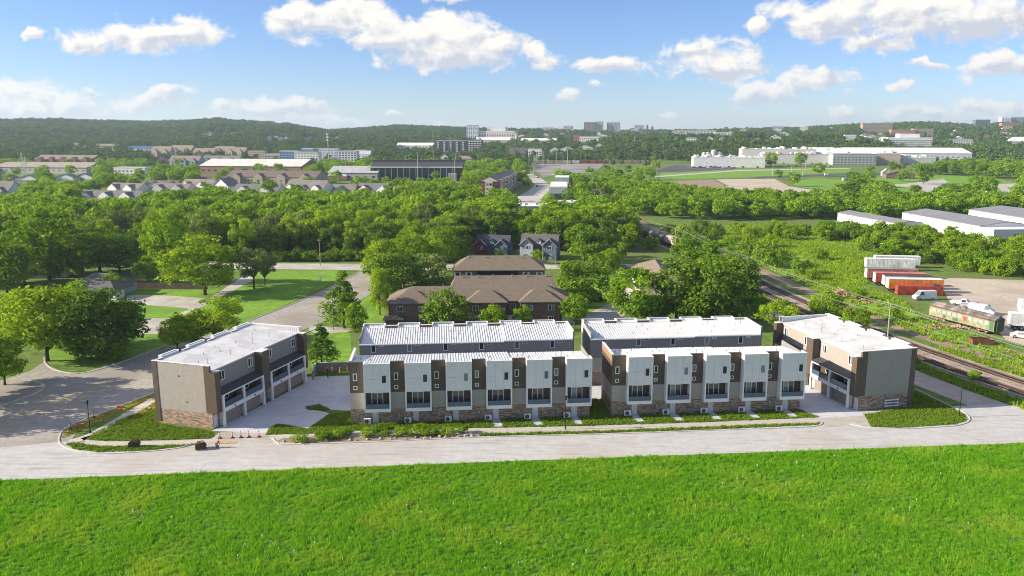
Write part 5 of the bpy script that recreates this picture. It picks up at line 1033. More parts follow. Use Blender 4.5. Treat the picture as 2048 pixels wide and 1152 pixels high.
for px, py, h, lb in ((181, 866, 5.4, 'black lamp post on the corner lawn of the left block'), (1131, 859, 5.6, 'black lamp post in front of the six-unit row'), (1918, 834, 6.0, 'black lamp post on the corner lawn of the right block'), (1516, 618, 5.4, 'black lamp post behind the right block by the gravel road')):
    x, y = G(px, py); t = thing('lamp_post', lb, 'lamp post', (x, y, 0), 0, 'black lamp posts'); MB().tube((0, 0, 0), (0, 0, .5), .13, .10, 8).tube((0, 0, .5), (0, 0, h-.7), .07, .055, 8).part('pole', m_black, t)
    MB().tube((0, 0, h-.62), (0, 0, h-.18), .13, .20, 8).part('lantern', m_haze if False else m_black, t); MB().tube((0, 0, h-.18), (0, 0, h), .26, .05, 8).part('cap', m_black, t); MB().tube((0, 0, h-.7), (0, 0, h-.62), .16, .16, 8).part('collar', m_black, t)
# ------------------------------------------------------------------ court wall, bollards
m_block = mat('grey_block_wall', (.27, .27, .27), rough=.9, var=.12, bump=.02, pat=('brick', .6, .3, .012, (.30, .30, .305), (.25, .25, .255), (.22,)*3)); m_yel = mat('safety_yellow', (.62, .30, .02), rough=.5, var=.08)
t = thing('block_wall', 'grey block retaining wall behind the yellow bollards', 'retaining wall', (*G(633, 744), 0), 0)
a, b, c_ = np.array(G(633, 744)), np.array(G(702, 742)), np.array(G(627, 760))
for p0, p1 in ((a, b), (c_, a)):
    d = p1-p0; n = float(np.hypot(*d)); o = MB().box(0, n, 0, .25, 0, 1.75).part('wall', m_block, t, (*(p0-a), 0), math.atan2(d[1], d[0])); MB().box(-.03, n+.03, -.04, .29, 1.75, 1.85).part('cap', m_kerb, o)
for i, (px, py) in enumerate(((628, 758), (630, 753), (633, 749), (650, 744), (666, 744), (681, 744), (696, 743))):
    x, y = G(px, py); t = thing('bollard', 'yellow bollard before the grey block wall, %s from the left' % ordn[i], 'bollard', (x, y-.35, .03), 0, 'yellow bollards'); MB().tube((0, 0, 0), (0, 0, 1.0), .12, n=10).part('post', m_yel, t); MB().tube((0, 0, 1.0), (0, 0, 1.07), .12, .05, n=10).part('cap', m_yel, t)
x, y = G(656, 756); t = thing('black_post', 'single black post standing among the yellow bollards', 'post', (x, y, .03)); MB().tube((0, 0, 0), (0, 0, 1.9), .10, n=10).part('post', m_black, t); MB().tube((0, 0, 1.9), (0, 0, 2.0), .12, .08, n=10).part('cap', m_trim, t)
# ------------------------------------------------------------------ street work
m_orange = mat('cone_orange', (.62, .085, .03), rough=.5, var=.06)
for i, px in enumerate((440, 465, 482, 498, 518)):
    x, y = G(px, 877 - i*.6); t = thing('traffic_cone', 'orange and white delineator cone across the left driveway, %s from the left' % ordn[i], 'cone', (x, y, .04), 0, 'orange cones across the driveway')
    MB().box(-.24, .24, -.24, .24, 0, .08).part('base', m_black, t); MB().tube((0, 0, .08), (0, 0, 1.05), .13, .05, 10).part('body', m_orange, t)
    for z0, r0 in ((.45, .105), (.72, .082)): MB().tube((0, 0, z0), (0, 0, z0+.13), r0, r0-.012, 10).part('band', m_trim, t)
x, y = G(188, 835); t = thing('traffic_cone', 'orange and white barrier post on the roadside sod', 'cone', (x, y, .05)); MB().box(-.25, .25, -.25, .25, 0, .08).part('base', m_black, t); MB().tube((0, 0, .08), (0, 0, 1.1), .1, .06, 10).part('body', m_orange, t); MB().tube((0, 0, .5), (0, 0, .7), .11, .1, 10).part('band', m_trim, t)
m_soil = mat('sod_soil', (.10, .065, .035), var=.4, scale=4, rough=1); m_pallet = mat('pallet_wood', (.34, .24, .14), var=.2)
for px, py, lb, rz in ((269, 894, 'pallet stacked with rolled sod on the left verge', 10), (401, 898, 'pallet stacked with rolled sod beside the kneeling worker', 25)):
    x, y = G(px, py); t = thing('sod_pallet', lb, 'sod pallet', (x, y, .03), R(rz))
    for i in range(5): MB().box(-.65, .65, -.55+i*.24, -.43+i*.24, .10, .13).part('slat', m_pallet, t)
    for yy in (-.5, 0, .5): MB().box(-.6, .6, yy-.05, yy+.05, 0, .10).part('runner', m_pallet, t)
    rm = MB().tube((0, -.55, 0), (0, .55, 0), .125, n=10).mesh('sod_roll', m_soil); rg = random.Random(px)
    for k in range(4):
        for i in range(6 - (k == 3)*2): o = put('sod_roll', rm, t, (-.62+i*.25+(k % 2)*.06+(k == 3)*.22, rg.uniform(-.05, .05), .255+k*.225)); o.rotation_euler = (0, 0, rg.uniform(-.08, .08))
m_ply = mat('plywood', (.48, .30, .14), var=.15)
x, y = G(455, 886); tag(MB().box(-1.3, 1.3, -.4, .4, .04, .07, rz=R(5)).part('plywood_sheet', m_ply, None, (x, y, 0)), 'tan plywood sheet lying beside the worker in red', 'plywood sheet')
for px, py, lb, c in ((165, 851, 'small red and white bag on the roadside sod, nearest the corner', m_orange), (241, 815, 'small red and white bag on the roadside sod, farther up the road', m_orange), (298, 820, 'dark soil bag on the sod patch beside the left block', m_soil)):
    x, y = G(px, py); t = thing('bag', lb, 'bag', (x, y, .05)); MB().hexa([(-.5,-.3,0),(.5,-.3,0),(.5,.3,0),(-.5,.3,0)], [(-.38,-.2,.28),(.35,-.22,.22),(.38,.2,.26),(-.33,.22,.3)]).part('sack', c, t); MB().box(-.15, .2, -.12, .12, .25, .33).part('label', m_trim, t)
for px, py, lb in ((352, 636, 'black mailbox on the lawn by the lane'), (641, 562, 'white sign post on the lawn by the asphalt road')):
    x, y = G(px, py); t = thing('mailbox' if 'mail' in lb else 'sign_post', lb, 'mailbox' if 'mail' in lb else 'sign', (x, y, 0)); MB().box(-.06, .06, -.06, .06, 0, 1.2).part('post', m_black if 'mail' in lb else m_pole, t)
    (MB().box(-.2, .2, -.3, .3, 1.15, 1.5) if 'mail' in lb else MB().box(-.6, .6, -.05, .05, 1.2, 2.0)).part('box' if 'mail' in lb else 'board', m_black if 'mail' in lb else m_trim, t)
# stones and weeds in the bed by the street
def stone_mesh(seed):
    bm = bmesh.new(); bmesh.ops.create_icosphere(bm, subdivisions=2, radius=.35); rg = random.Random(seed)
    o = [Vector((rg.uniform(-9, 9), rg.uniform(-9, 9), rg.uniform(-9, 9))) for _ in range(3)]
    for v in bm.verts: n = v.co.normalized(); v.co *= 1 + .22*math.sin(n.dot(o[0])*.5+1) + .14*math.sin(n.dot(o[1])*.6); v.co.z *= .7
    me = bpy.data.meshes.new('stone'); bm.to_mesh(me); bm.free(); me.materials.append(m_stone); return me
m_stone = mat('pale_limestone', (.34, .31, .28), var=.25, scale=3, rough=.95); SM = [stone_mesh(i) for i in range(4)]
SP = [(568,884),(590,886),(625,886),(655,884),(700,881),(712,882),(735,880),(760,879),(782,880),(790,877),(812,879),(832,876),(850,878),(862,876),(880,874),(893,876),(905,873),(918,874),(932,872),(945,873)]
for i, (px, py) in enumerate(SP):
    x, y = G(px, py); o = put('stone', SM[i % 4], None, (x, y, .12), RNG.uniform(0, 6), float(RNG.uniform(.45, 1.0))); tag(o, 'pale stone in the weedy bed by the street, %s from the left' % ordn[i], 'stone', 'stones edging the weedy bed')
WP = [(600,882),(640,880),(662,876),(680,873),(695,870),(735,872),(770,873),(800,871),(826,871),(850,869),(872,868),(900,867),(925,866),(840,862),(760,864)]
for i, (px, py) in enumerate(WP):
    x, y = G(px, py); tree(x, y, RNG.uniform(.9, 1.5), RNG.uniform(1.6, 3.0), 'bush%d' % (i % 3), 'leafy weed clump in the bed by the street, %s from the left' % ordn[i], ['leaf_mid', 'leaf_bright'][i % 2], cat='weed', name='weed_clump', group='weeds in the street bed')
# ------------------------------------------------------------------ people
m_skin = mat('skin', (.36, .20, .13), var=.05); m_jean = mat('work_trousers', (.06, .075, .11), var=.15)
def person(label, px, py, rz, J, shirt, hat=None):
    "J: joints of the pose in metres, grown into one continuous body by the skin modifier"
    x, y = G(px, py); t = thing('person', label, 'person', (x, y, .04), rz)
    names = ['pelvis', 'chest', 'neck', 'head', 'lhip', 'lknee', 'lankle', 'ltoe', 'rhip', 'rknee', 'rankle', 'rtoe', 'lsh', 'lel', 'lwr', 'lhd', 'rsh', 'rel', 'rwr', 'rhd']
    ed = [(0,1),(1,2),(2,3),(0,4),(4,5),(5,6),(6,7),(0,8),(8,9),(9,10),(10,11),(1,12),(12,13),(13,14),(14,15),(1,16),(16,17),(17,18),(18,19)]
    rad = [.15,.17,.06,.10,.10,.075,.05,.04,.10,.075,.05,.04,.075,.055,.04,.035,.075,.055,.04,.035]
    me = bpy.data.meshes.new('body'); me.from_pydata([J[n] for n in names], ed, []); me.materials.append(shirt); me.materials.append(m_jean); me.materials.append(m_skin)
    o = put('body', me, t); sk = o.modifiers.new('skin', 'SKIN')
    for i, r in enumerate(rad): me.skin_vertices[0].data[i].radius = (r, r)
    me.skin_vertices[0].data[0].use_root = True
    sb = o.modifiers.new('sub', 'SUBSURF'); sb.levels = 1; sb.render_levels = 1
    bpy.context.view_layer.update(); dg = bpy.context.evaluated_depsgraph_get(); ev = o.evaluated_get(dg); m2 = bpy.data.meshes.new_from_object(ev); o.modifiers.clear(); o.data = m2
    if not len(m2.materials):
        for q in (shirt, m_jean, m_skin): m2.materials.append(q)
    A = np.array([J[n] for n in names]); cls = [1,0,2,2,1,1,1,1,1,1,1,1,0,0,2,2,0,0,2,2]
    for p_ in m2.polygons:
        i = int(np.argmin(np.linalg.norm(A - np.array(p_.center), axis=1))); p_.material_index = cls[i]; p_.use_smooth = True
    h = Vector(J['head']); hm = MB(); hm.tube(h+Vector((0, 0, .02)), h+Vector((0, 0, .13)), .125, .07, 10); hm.box(h.x-.1, h.x+.1, h.y-.2, h.y-.05, h.z+.02, h.z+.045); hm.part('hat', hat or m_black, t)
STAND = dict(pelvis=(0,0,.95), chest=(0,-.05,1.32), neck=(0,-.08,1.50), head=(0,-.12,1.63), lhip=(-.11,0,.88), lknee=(-.13,-.05,.5), lankle=(-.14,.02,.09), ltoe=(-.15,-.13,.04), rhip=(.11,0,.88), rknee=(.14,.02,.5), rankle=(.15,.08,.09), rtoe=(.16,-.07,.04), lsh=(-.2,-.05,1.40), lel=(-.27,-.12,1.13), lwr=(-.2,-.32,1.02), lhd=(-.17,-.4,1.0), rsh=(.2,-.05,1.40), rel=(.27,-.10,1.13), rwr=(.2,-.30,.98), rhd=(.17,-.38,.95))
CROUCH = dict(pelvis=(0,0,.42), chest=(0,-.28,.72), neck=(0,-.42,.84), head=(0,-.52,.93), lhip=(-.12,-.02,.40), lknee=(-.2,-.42,.45), lankle=(-.2,-.12,.09), ltoe=(-.21,-.28,.04), rhip=(.12,-.02,.40), rknee=(.18,-.40,.12), rankle=(.2,.02,.09), rtoe=(.2,.14,.04), lsh=(-.2,-.32,.78), lel=(-.28,-.52,.58), lwr=(-.16,-.68,.40), lhd=(-.12,-.75,.34), rsh=(.2,-.32,.78), rel=(.28,-.5,.55), rwr=(.14,-.66,.36), rhd=(.1,-.73,.30))
person('person in pale blue shirt and dark trousers bending over the roadside sod', 142, 868, R(200), STAND, mat('pale_blue_shirt', (.20, .32, .38)))
person('person in teal shirt crouching against the sod pallet', 413, 896, R(-70), CROUCH, mat('teal_shirt', (.16, .36, .34)), m_trim)
person('person in red shirt crouching beside the plywood sheet', 432, 895, R(70), CROUCH, mat('red_shirt', (.48, .03, .045)))
# ------------------------------------------------------------------ trains
def along(line, s):
    for a, b in zip(line[:-1], line[1:]):
        n = math.hypot(b[0]-a[0], b[1]-a[1])
        if s <= n: return a[0]+(b[0]-a[0])*s/n, a[1]+(b[1]-a[1])*s/n, math.atan2(b[1]-a[1], b[0]-a[0])
        s -= n
def wagon(label, x, y, rz, m, kind, z=.5, scale=1):
    t = thing(kind, label, 'rail wagon', (x, y, z), rz, 'tank wagons' if kind == 'tank_wagon' else 'far freight wagons'); L = 13.5
    if kind == 'tank_wagon':
        MB().tube((-L/2+.6, 0, 2.3), (L/2-.6, 0, 2.3), 1.45, n=18).tube((L/2-.6, 0, 2.3), (L/2-.2, 0, 2.3), 1.45, .9, 18).tube((-L/2+.2, 0, 2.3), (-L/2+.6, 0, 2.3), .9, 1.45, 18).part('tank', m, t); MB().tube((0, 0, 3.6), (0, 0, 4.1), .5, n=10).part('dome', m, t)
    elif kind == 'hopper_wagon': MB().xprism([(-1.5, 1.6), (-1.5, 4.0), (-.9, 4.4), (.9, 4.4), (1.5, 4.0), (1.5, 1.6), (.6, .9), (-.6, .9)], -L/2, L/2).part('body', m, t)
    else: MB().box(-L/2, L/2, -1.5, 1.5, .9, 4.5).part('body', m, t); MB().box(-1.2, 1.2, -1.56, -1.5, 1.1, 4.1).part('door', m, t)
    MB().box(-L/2-.4, L/2+.4, -1.2, 1.2, .65, .9).part('frame', m_black, t)
    for xx in (-L/2+1, -L/2+2.8, L/2-2.8, L/2-1):
        for yy in (-.75, .75): wheel(t, xx, yy, .42, .14)
m_tank = paint('tank_grey', (.22, .22, .225)); m_hop = paint('hopper_beige', (.46, .40, .33))
base = sum(math.hypot(TR1[i+1][0]-TR1[i][0], TR1[i+1][1]-TR1[i][1]) for i in range(len(TR1)-1) if TR1[i][1] < 312)
for i, (m, k_, lb) in enumerate(((m_hop, 'hopper_wagon', 'beige hopper wagon at the near end of the standing train'), (m_tank, 'tank_wagon', 'grey tank wagon next to the beige hopper'), (m_tank, 'tank_wagon', 'second grey tank wagon in the standing train'), (m_tank, 'tank_wagon', 'farthest grey tank wagon showing above the trees'))):
    x, y, a = along(TR1, base + i*15); wagon(lb, x, y, a, m, k_)
# ------------------------------------------------------------------ the town beyond
RECTS = []                                  # (x0, x1, ytop, ybase, distance): lines of sight the far trees leave open
def wmat(c): return mat('wall_%03d_%03d_%03d' % tuple(int(q*1000) for q in c), c, var=.08, scale=.3)
def rmat(c): return mat('roof_%03d_%03d_%03d' % tuple(int(q*1000) for q in c), c, var=.14, scale=.25)
WH, CR, TN, BRK, GRY, DKB, NVY = (.74, .73, .70), (.60, .53, .44), (.44, .37, .29), (.27, .13, .09), (.40, .41, .43), (.15, .12, .10), (.035, .04, .05)
RB, RG, RW, RD = (.25, .195, .155), (.19, .175, .165), (.66, .62, .57), (.10, .09, .085)
def windows(t, w, y, h, n_fl, z0=.9, fh=3.1, step=3.2, ww=1.5, wh=1.5, m=None):
    mb = MB(); nx = max(1, int(w/step))
    for k in range(n_fl):
        for i in range(nx):
            x = -w/2 + (i+.5)*w/nx; mb.box(x-ww/2, x+ww/2, y-.08, y, z0+k*fh, z0+k*fh+wh)
    tag(mb.part('windows', m or g_win, t), kind='stuff')
def far(kind, x0, x1, yt, yb, wall, roof, label, n=1, d=None, cat=None, rz=R(-9), name=None, extra=None, group=None):
    X, Y, Z = HIT((x0+x1)/2, yb); f = Y*cT + (H-Z)*sT; w = (x1-x0)*f/F; h = max(3.5, H - Z - (yt-Y0)/F*f*cT*cT if Y > 1200 else (yb-yt)*f/F); RECTS.append((x0, x1, yt, yb, Y))
    d = d or min(30, max(9, w*.4)); nm = name or {'apts': 'apartment_block', 'gable': 'house', 'hipr': 'house', 'flat': 'flat_roofed_building', 'ware': 'large_hall'}[kind]
    t = thing(nm, label, cat or {'apts': 'apartments', 'gable': 'house', 'hipr': 'house', 'flat': 'building', 'ware': 'hall'}[kind], (X, Y + d/2, Z-1.0), rz, group); h += 1.0
    wm, rm = wmat(wall), rmat(roof); fl = max(1, int(h*.62/3))
    if kind == 'gable':
        e, r = h*.58, h*.42; gwall(MB(), w, d, e, r, along='y').part('wall', wm, t); gable(MB(), w, d, e, r, along='y', ov=.5).part('roof', rm, t); windows(t, w, -d/2, e, max(1, int(e/2.9)), fh=2.8, step=2.6, ww=1.1, wh=1.3)
    elif kind == 'hipr':
        e = h*.6; MB().box(-w/2, w/2, -d/2, d/2, 0, e).part('wall', wm, t); hip(MB(), w, d, e, h*.4).part('roof', rm, t); windows(t, w, -d/2, e, max(1, int(e/3)))
    elif kind == 'apts':
        e, r = h*.60, h*.40; gwall(MB(), w, d, e, r).part('wall', wm, t); gable(MB(), w, d, e, r).part('roof', rm, t); windows(t, w, -d/2-.01, e, max(1, int(e/2.9)), fh=2.8)
        gw = min(8, w/n*.55)
        for i in range(n):
            x = -w/2 + (i+.5)*w/n; g = gwall(MB(), gw, 3, e, gw*.36, x0=x, y0=-d/2-1.2, along='y').part('front_gable', wm, t); gable(MB(), gw, d*.5+2, e, gw*.36, x0=x, y0=-d/4-.4, along='y').part('gable_roof', rm, t)
            mb = MB(); [mb.box(x-.9, x+.9, -d/2-2.8, -d/2-2.7, .8+k*2.8, 2.2+k*2.8) for k in range(max(1, int(e/2.9)))]; tag(mb.part('windows', g_win, t), kind='stuff')
    elif kind == 'ware':
        e, r = h*.62, h*.38; gwall(MB(), w, d, e, r).part('wall', wm, t); gable(MB(), w, d, e, r, ov=.6).part('roof', rm, t); windows(t, w, -d/2, e, 1, z0=e*.45, step=7, ww=2.5, wh=1.6)
    else:
        MB().box(-w/2, w/2, -d/2, d/2, 0, h).part('wall', wm, t); MB().box(-w/2-.3, w/2+.3, -d/2-.3, d/2+.3, h, h+.6).part('parapet', rm, t); windows(t, w, -d/2, h, max(1, int(h/3.3)) if extra != 'plant' else 1, fh=3.3, step=4.2 if extra != 'plant' else 17, ww=2.6, wh=1.7)
        if extra == 'balcony':
            for x in np.linspace(-w*.42, w*.42, 5):
                mb = MB(); [mb.box(x-1.6, x+1.6, -d/2-1.4, -d/2-.1, 1.6+k*3.2, 2.7+k*3.2) for k in range(int(h/3.2))]; mb.part('balconies', wmat(WH), t)
        if extra == 'plant':
            rg = random.Random(int(x0)); 
            for i in range(int(w/4)): x = rg.uniform(-w/2, w/2-3); MB().box(x, x+rg.uniform(1.5, 4), rg.uniform(-d/2, 0), rg.uniform(1, d/2), h+.6, h+rg.uniform(1.2, 4)).part('roof_plant', wmat(rg.choice([WH, GRY, CR])), t)
        if extra == 'tower':
            MB().box(-w*.2, w*.25, -d*.3, d*.3, h+.6, h*1.35).part('upper_block', wm, t)
    return t
# --- left
far('ware', -20, 189, 326, 347, (.52, .50, .46), (.34, .29, .24), 'long low hall with tan metal roof at the left edge', d=45); far('apts', 66, 193, 311, 329, BRK, RB, 'brick terrace with five brown gables behind the tan-roofed hall', n=5)
far('ware', 254, 308, 293, 302, WH, (.05, .12, .30), 'low white building with a bright blue roof'); far('flat', 147, 172, 287, 294, (.62, .64, .66), GRY, 'small pale block at the foot of the left hill'); far('flat', 190, 245, 288, 297, (.50, .42, .36), RD, 'long brown strip of shops at the foot of the left hill')
for i, (a, b, c, d_) in enumerate(((302, 345, 293, 316), (340, 388, 291, 311), (386, 432, 297, 315), (428, 470, 293, 309), (452, 494, 295, 314))): far('apts', a, b, c, d_, TN, RB, 'tan apartment block below the left hill, %s from the left' % ordn[i], n=2, rz=R(-12), group='tan apartments below the left hill')
far('flat', 497, 532, 302, 319, (.46, .36, .24), RB, 'tan three-storey block with arched front beside the cell tower', n=2); far('apts', 338, 402, 312, 334, (.33, .37, .41), RB, 'blue-grey terraced houses behind the big hall, left range', n=3); far('apts', 402, 482, 312, 331, (.24, .26, .30), RG, 'blue-grey terraced houses behind the big hall, right range', n=3)
far('gable', 306, 334, 313, 332, BRK, RB, 'narrow red-brick gabled block beside the terraces'); far('ware', 400, 616, 320, 350, (.30, .19, .14), RW, 'big brick hall with wide off-white roof', d=52, cat='hall'); far('flat', 227, 296, 336, 350, WH, (.6, .6, .58), 'low white glazed building left of the big hall')
far('ware', 399, 455, 352, 368, DKB, RD, 'dark-roofed long house before the big hall'); far('apts', 451, 642, 343, 369, TN, (.17, .135, .11), 'long brown-roofed apartment block before the big hall', n=4, d=26)
WHS = [(211, 292, 367, 388, 2), (300, 380, 368, 388, 2), (147, 290, 383, 405, 3), (290, 360, 362, 380, 2), (360, 432, 360, 386, 2), (466, 563, 370, 396, 2), (570, 660, 362, 395, 3), (655, 712, 370, 394, 1), (713, 796, 368, 394, 2), (-10, 24, 364, 404, 1), (24, 54, 371, 390, 1)]
for i, (a, b, c, d_, n) in enumerate(WHS): far('apts', a, b, c, d_, [WH, (.62, .61, .58), WH, (.56, .54, .50)][i % 4], [RG, (.22, .19, .17), (.16, .155, .155)][i % 3], 'white-walled grey-roofed terrace behind the left wood, %s in the list from %d metres' % (ordn[i], 0) if False else 'white-walled grey-roofed houses behind the left wood, spanning %s' % ['left of the centre gable', 'below the blue-grey terraces', 'the lowest left range', 'behind the lowest range', 'left beside the tall white gable', 'right of the tall white gable', 'with three small gables', 'with one porch gable', 'the rightmost range', 'cut by the left edge', 'second from the left edge'][i], n=n, d=13, rz=R([-22, -8, -14, 4, -18, -12, -20, -6, -16, -10, 2][i]), group='white houses behind the left wood')
far('gable', 430, 468, 357, 388, (.70, .71, .74), RG, 'tall white gabled house among the white terraces', d=12, rz=R(-25))
for i, (a, b, c, d_) in enumerate(((0, 30, 350, 363), (40, 76, 350, 363), (112, 150, 348, 362), (150, 188, 347, 361))): far('gable', a, b, c, d_, (.66, .68, .70), (.13, .14, .17), 'small dark-roofed house beyond the left wood, %s from the left edge' % ordn[i], group='small houses beyond the left wood')
far('hipr', 655, 697, 345, 362, BRK, (.42, .43, .45), 'small brick house with pale hipped roof beside the grey hall')
for i, (a, b, c, d_, w_, r_) in enumerate(((530, 575, 309, 323, GRY, WH), (560, 598, 303, 326, (.16, .28, .48), WH), (590, 640, 305, 328, WH, GRY), (604, 628, 298, 311, (.14, .30, .55), WH), (640, 676, 299, 326, (.62, .66, .72), WH), (672, 716, 303, 326, (.58, .60, .64), WH), (628, 645, 299, 311, BRK, WH), (714, 736, 300, 316, TN, RB))): far('flat', a, b, c, d_, w_, r_, 'modern flat-roofed house of the white and blue cluster, %s from the left' % ordn[i], name='modern_house', cat='house', d=12, group='white and blue modern cluster')
far('ware', 706, 742, 302, 318, WH, (.45, .47, .50), 'white gabled shed at the end of the modern cluster'); far('ware', 660, 762, 334, 362, (.34, .33, .33), (.40, .40, .41), 'long grey metal hall beside the dark stadium', d=30)
far('ware', 794, 868, 286, 298, (.66, .63, .58), (.72, .71, .68), 'long white hall beyond the stadium'); far('flat', 873, 934, 282, 309, (.11, .12, .135), GRY, 'dark five-storey flats with white balconies, main range', extra='balcony', d=18, name='apartment_block', cat='apartments'); far('flat', 938, 965, 281, 307, (.12, .13, .145), GRY, 'dark five-storey flats with white balconies, right range', extra='balcony', d=18, name='apartment_block', cat='apartments')
def stadium():
    x0, x1 = 720, 926; X, Y, Z = HIT(823, 362); f = Y*cT+H*sT; w = (x1-x0)*f/F; RECTS.append((x0, x1, 328, 362, Y)); t = thing('stadium', 'long dark stadium stand with a pale rail band', 'stadium', (X, Y+10, Z), 0)
    MB().box(-w/2, w/2, -9, 9, 0, 8).part('wall', wmat(NVY), t); MB().xprism([(-9, 8.01), (-9, 12), (9, 18), (9, 8.01)], -w/2+10, w/2).part('upper_stand', wmat((.05, .055, .065)), t); MB().box(-w/2+8, w/2, -9.5, -9.02, 12, 13.2).part('rail_band', wmat(WH), t); MB().box(-w/2+6, w/2+2, 7, 9.5, 18, 19).part('roof', rmat(RD), t)
    for i in range(14): x = -w/2+12+i*(w-16)/14; MB().box(x, x+.5, -9.3, -9.02, 0, 11.9).part('column', wmat(GRY), t)
    MB().box(w*.36, w*.44, -14, -9.03, 0, 7).part('ticket_block', wmat((.45, .45, .44)), t)
stadium()
# --- centre
far('flat', 950, 1034, 262, 285, (.66, .64, .60), WH, 'broad white hospital with rows of windows', d=60, name='hospital', cat='hospital', extra='tower'); far('flat', 934, 957, 250, 284, (.60, .64, .70), WH, 'pale glassy wing at the left of the hospital', name='hospital_wing', cat='hospital'); far('ware', 952, 1022, 275, 286, CR, WH, 'cream hall before the hospital'); far('ware', 1043, 1114, 277, 286, WH, WH, 'low white hall right of the hospital')
far('flat', 1146, 1160, 271, 287, (.33, .15, .10), BRK, 'narrow red-brick stair tower beyond the parking lot'); far('flat', 1160, 1199, 274, 287, WH, WH, 'white block right of the red-brick stair tower')
for a, b, c, d_, w_, lb in ((1169, 1192, 244, 263, (.25, .22, .21), 'dark brown slab tower on the skyline'), (1193, 1207, 243, 262, (.50, .44, .38), 'tan tower beside the dark slab tower'), (1215, 1241, 244, 257, (.46, .46, .48), 'wide grey tower on the skyline'), (1270, 1289, 250, 259, (.44, .46, .50), 'low grey block on the skyline'), (1128, 1146, 252, 262, (.48, .47, .47), 'small grey block left of the slab tower'), (1085, 1108, 255, 264, (.56, .50, .46), 'tan block on the skyline right of the hospital')): far('flat', a, b, c, d_, w_, GRY, lb, name='tower_block', cat='tower block', d=30)
X, Y, Z = HIT(1299, 257); t = thing('twin_towered_hall', 'old hall with two pointed towers on the skyline', 'hall', (X, Y, Z-6)); MB().box(-16, 16, -8, 8, 0, 22).part('wall', wmat((.34, .28, .26)), t); RECTS.append((1289, 1309, 240, 258, Y))
for x, h in ((-9, 40), (9, 36)): MB().box(x-4, x+4, -9, 1, 0, h-9).part('tower', wmat((.34, .28, .26)), t); MB().tube((x, -4, h-9), (x, -4, h), 5, .3, 4).part('spire', rmat(RD), t)
far('apts', 1018, 1058, 296, 312, (.20, .18, .17), RD, 'dark twin-gabled house beyond the parking lot', n=2); far('flat', 1057, 1084, 299, 314, WH, (.55, .62, .66), 'white block with glazed front beyond the parking lot'); far('hipr', 904, 946, 312, 326, CR, RB, 'cream house with hipped roof left of the far street'); far('gable', 880, 897, 308, 322, WH, RG, 'small white gable among trees by the stadium')
for i, (a, b, c, d_) in enumerate(((1120, 1146, 293, 303), (1155, 1186, 290, 301), (1190, 1206, 286, 297), (1100, 1118, 294, 304))): far('gable', a, b, c, d_, (.60, .57, .53), RG, 'pale house on the slope behind the boxcars, %s in size order' % ordn[i], group='pale houses behind the boxcars')
X, Y, Z = HIT(1033, 285); f = Y*cT+(H-Z)*sT; t = thing('chimney_stack', 'pale chimney stack right of the hospital', 'chimney', (X, Y, Z)); MB().tube((0, 0, 0), (0, 0, 17*f/F), 3.2, 2.4, 12).part('shaft', wmat(CR), t); MB().tube((0, 0, 17*f/F), (0, 0, 17*f/F+1.5), 2.9, n=12).part('rim', wmat(GRY), t)
# apartments along the far street
t = thing('red_cream_apartments', 'three-storey red and cream apartments beside the far street', 'apartments', (-9.5, 632, 0), R(-7)); RECTS.append((962, 1040, 338, 394, 575)); wm = wmat((.30, .06, .055)); wc = wmat(CR)
MB().box(-7, 7, -57, 57, 0, 10.5).part('wall', wm, t); gable(MB(), 14, 114, 10.5, 3.6, along='y', ov=.7).part('roof', rmat(RB), t)
for i in range(6):
    y = -48+i*19; gwall(MB(), 9, 3.4, 10.6, 2.4, x0=8.2, y0=y).part('bay', wc, t) if False else MB().box(7, 8.6, y-4, y+4, 0, 11).part('bay', wc, t); MB().box(6, 9.1, y-4.5, y+4.5, 11, 11.5).part('bay_roof', rmat(RB), t); mb = MB(); [mb.box(8.6, 8.7, y+k-.8, y+k+.8, 1+j*3.3, 2.7+j*3.3) for j in range(3) for k in (-2.2, 2.2)]; tag(mb.part('windows', g_win, t), kind='stuff')
MB().box(-2.6, 2.6, -58.2, -57, 0, 10.4).part('bay', wc, t); gwall(MB(), 14, .5, 10.5, 3.4, y0=-57.3, along='y', zb=10.5).part('end_gable', wc, t)
for x in (-4.9, 4.9):
    for k in range(3): MB().box(x-.9, x+.9, -57.15, -57, 1.2+k*3.2, 2.8+k*3.2).part('window', g_win, t)
for x in (-1.3, 1.3):
    for k in range(3): MB().box(x-.8, x+.8, -58.3, -58.2, 1.2+k*3.2, 2.8+k*3.2).part('window', g_win, t)
for (x, y, w, d, h, lb) in ((33.5, 571, 12, 56, 8.5, 'grey metal studio block with white roof units, nearest the far street end'), (41, 655, 11, 34, 9.5, 'grey metal studio block farther along the far street')):
    t = thing('studio_block', lb, 'building', (x, y, 0), R(-4)); MB().box(-w/2, w/2, -d/2, d/2, 0, h*.5).part('lower_wall', wmat((.20, .20, .21)), t); MB().box(-w/2-.2, w/2+.2, -d/2-.2, d/2+.2, h*.5, h).part('upper_wall', wmat((.40, .46, .50)), t); RECTS.append((1100, 1152, 345, 402, y-30))
    for k in range(int(d/9)): MB().box(-w/2, w/2, -d/2+k*9, -d/2+k*9+8.2, h, h+.5).part('roof_panel', rmat(WH), t)
    for k in range(4): MB().box(-w/2+.8+k*w/4, -w/2+w/4-.5+k*w/4, -d/2-.25, -d/2-.2, 1, h*.5-.6).part('window', g_win, t)
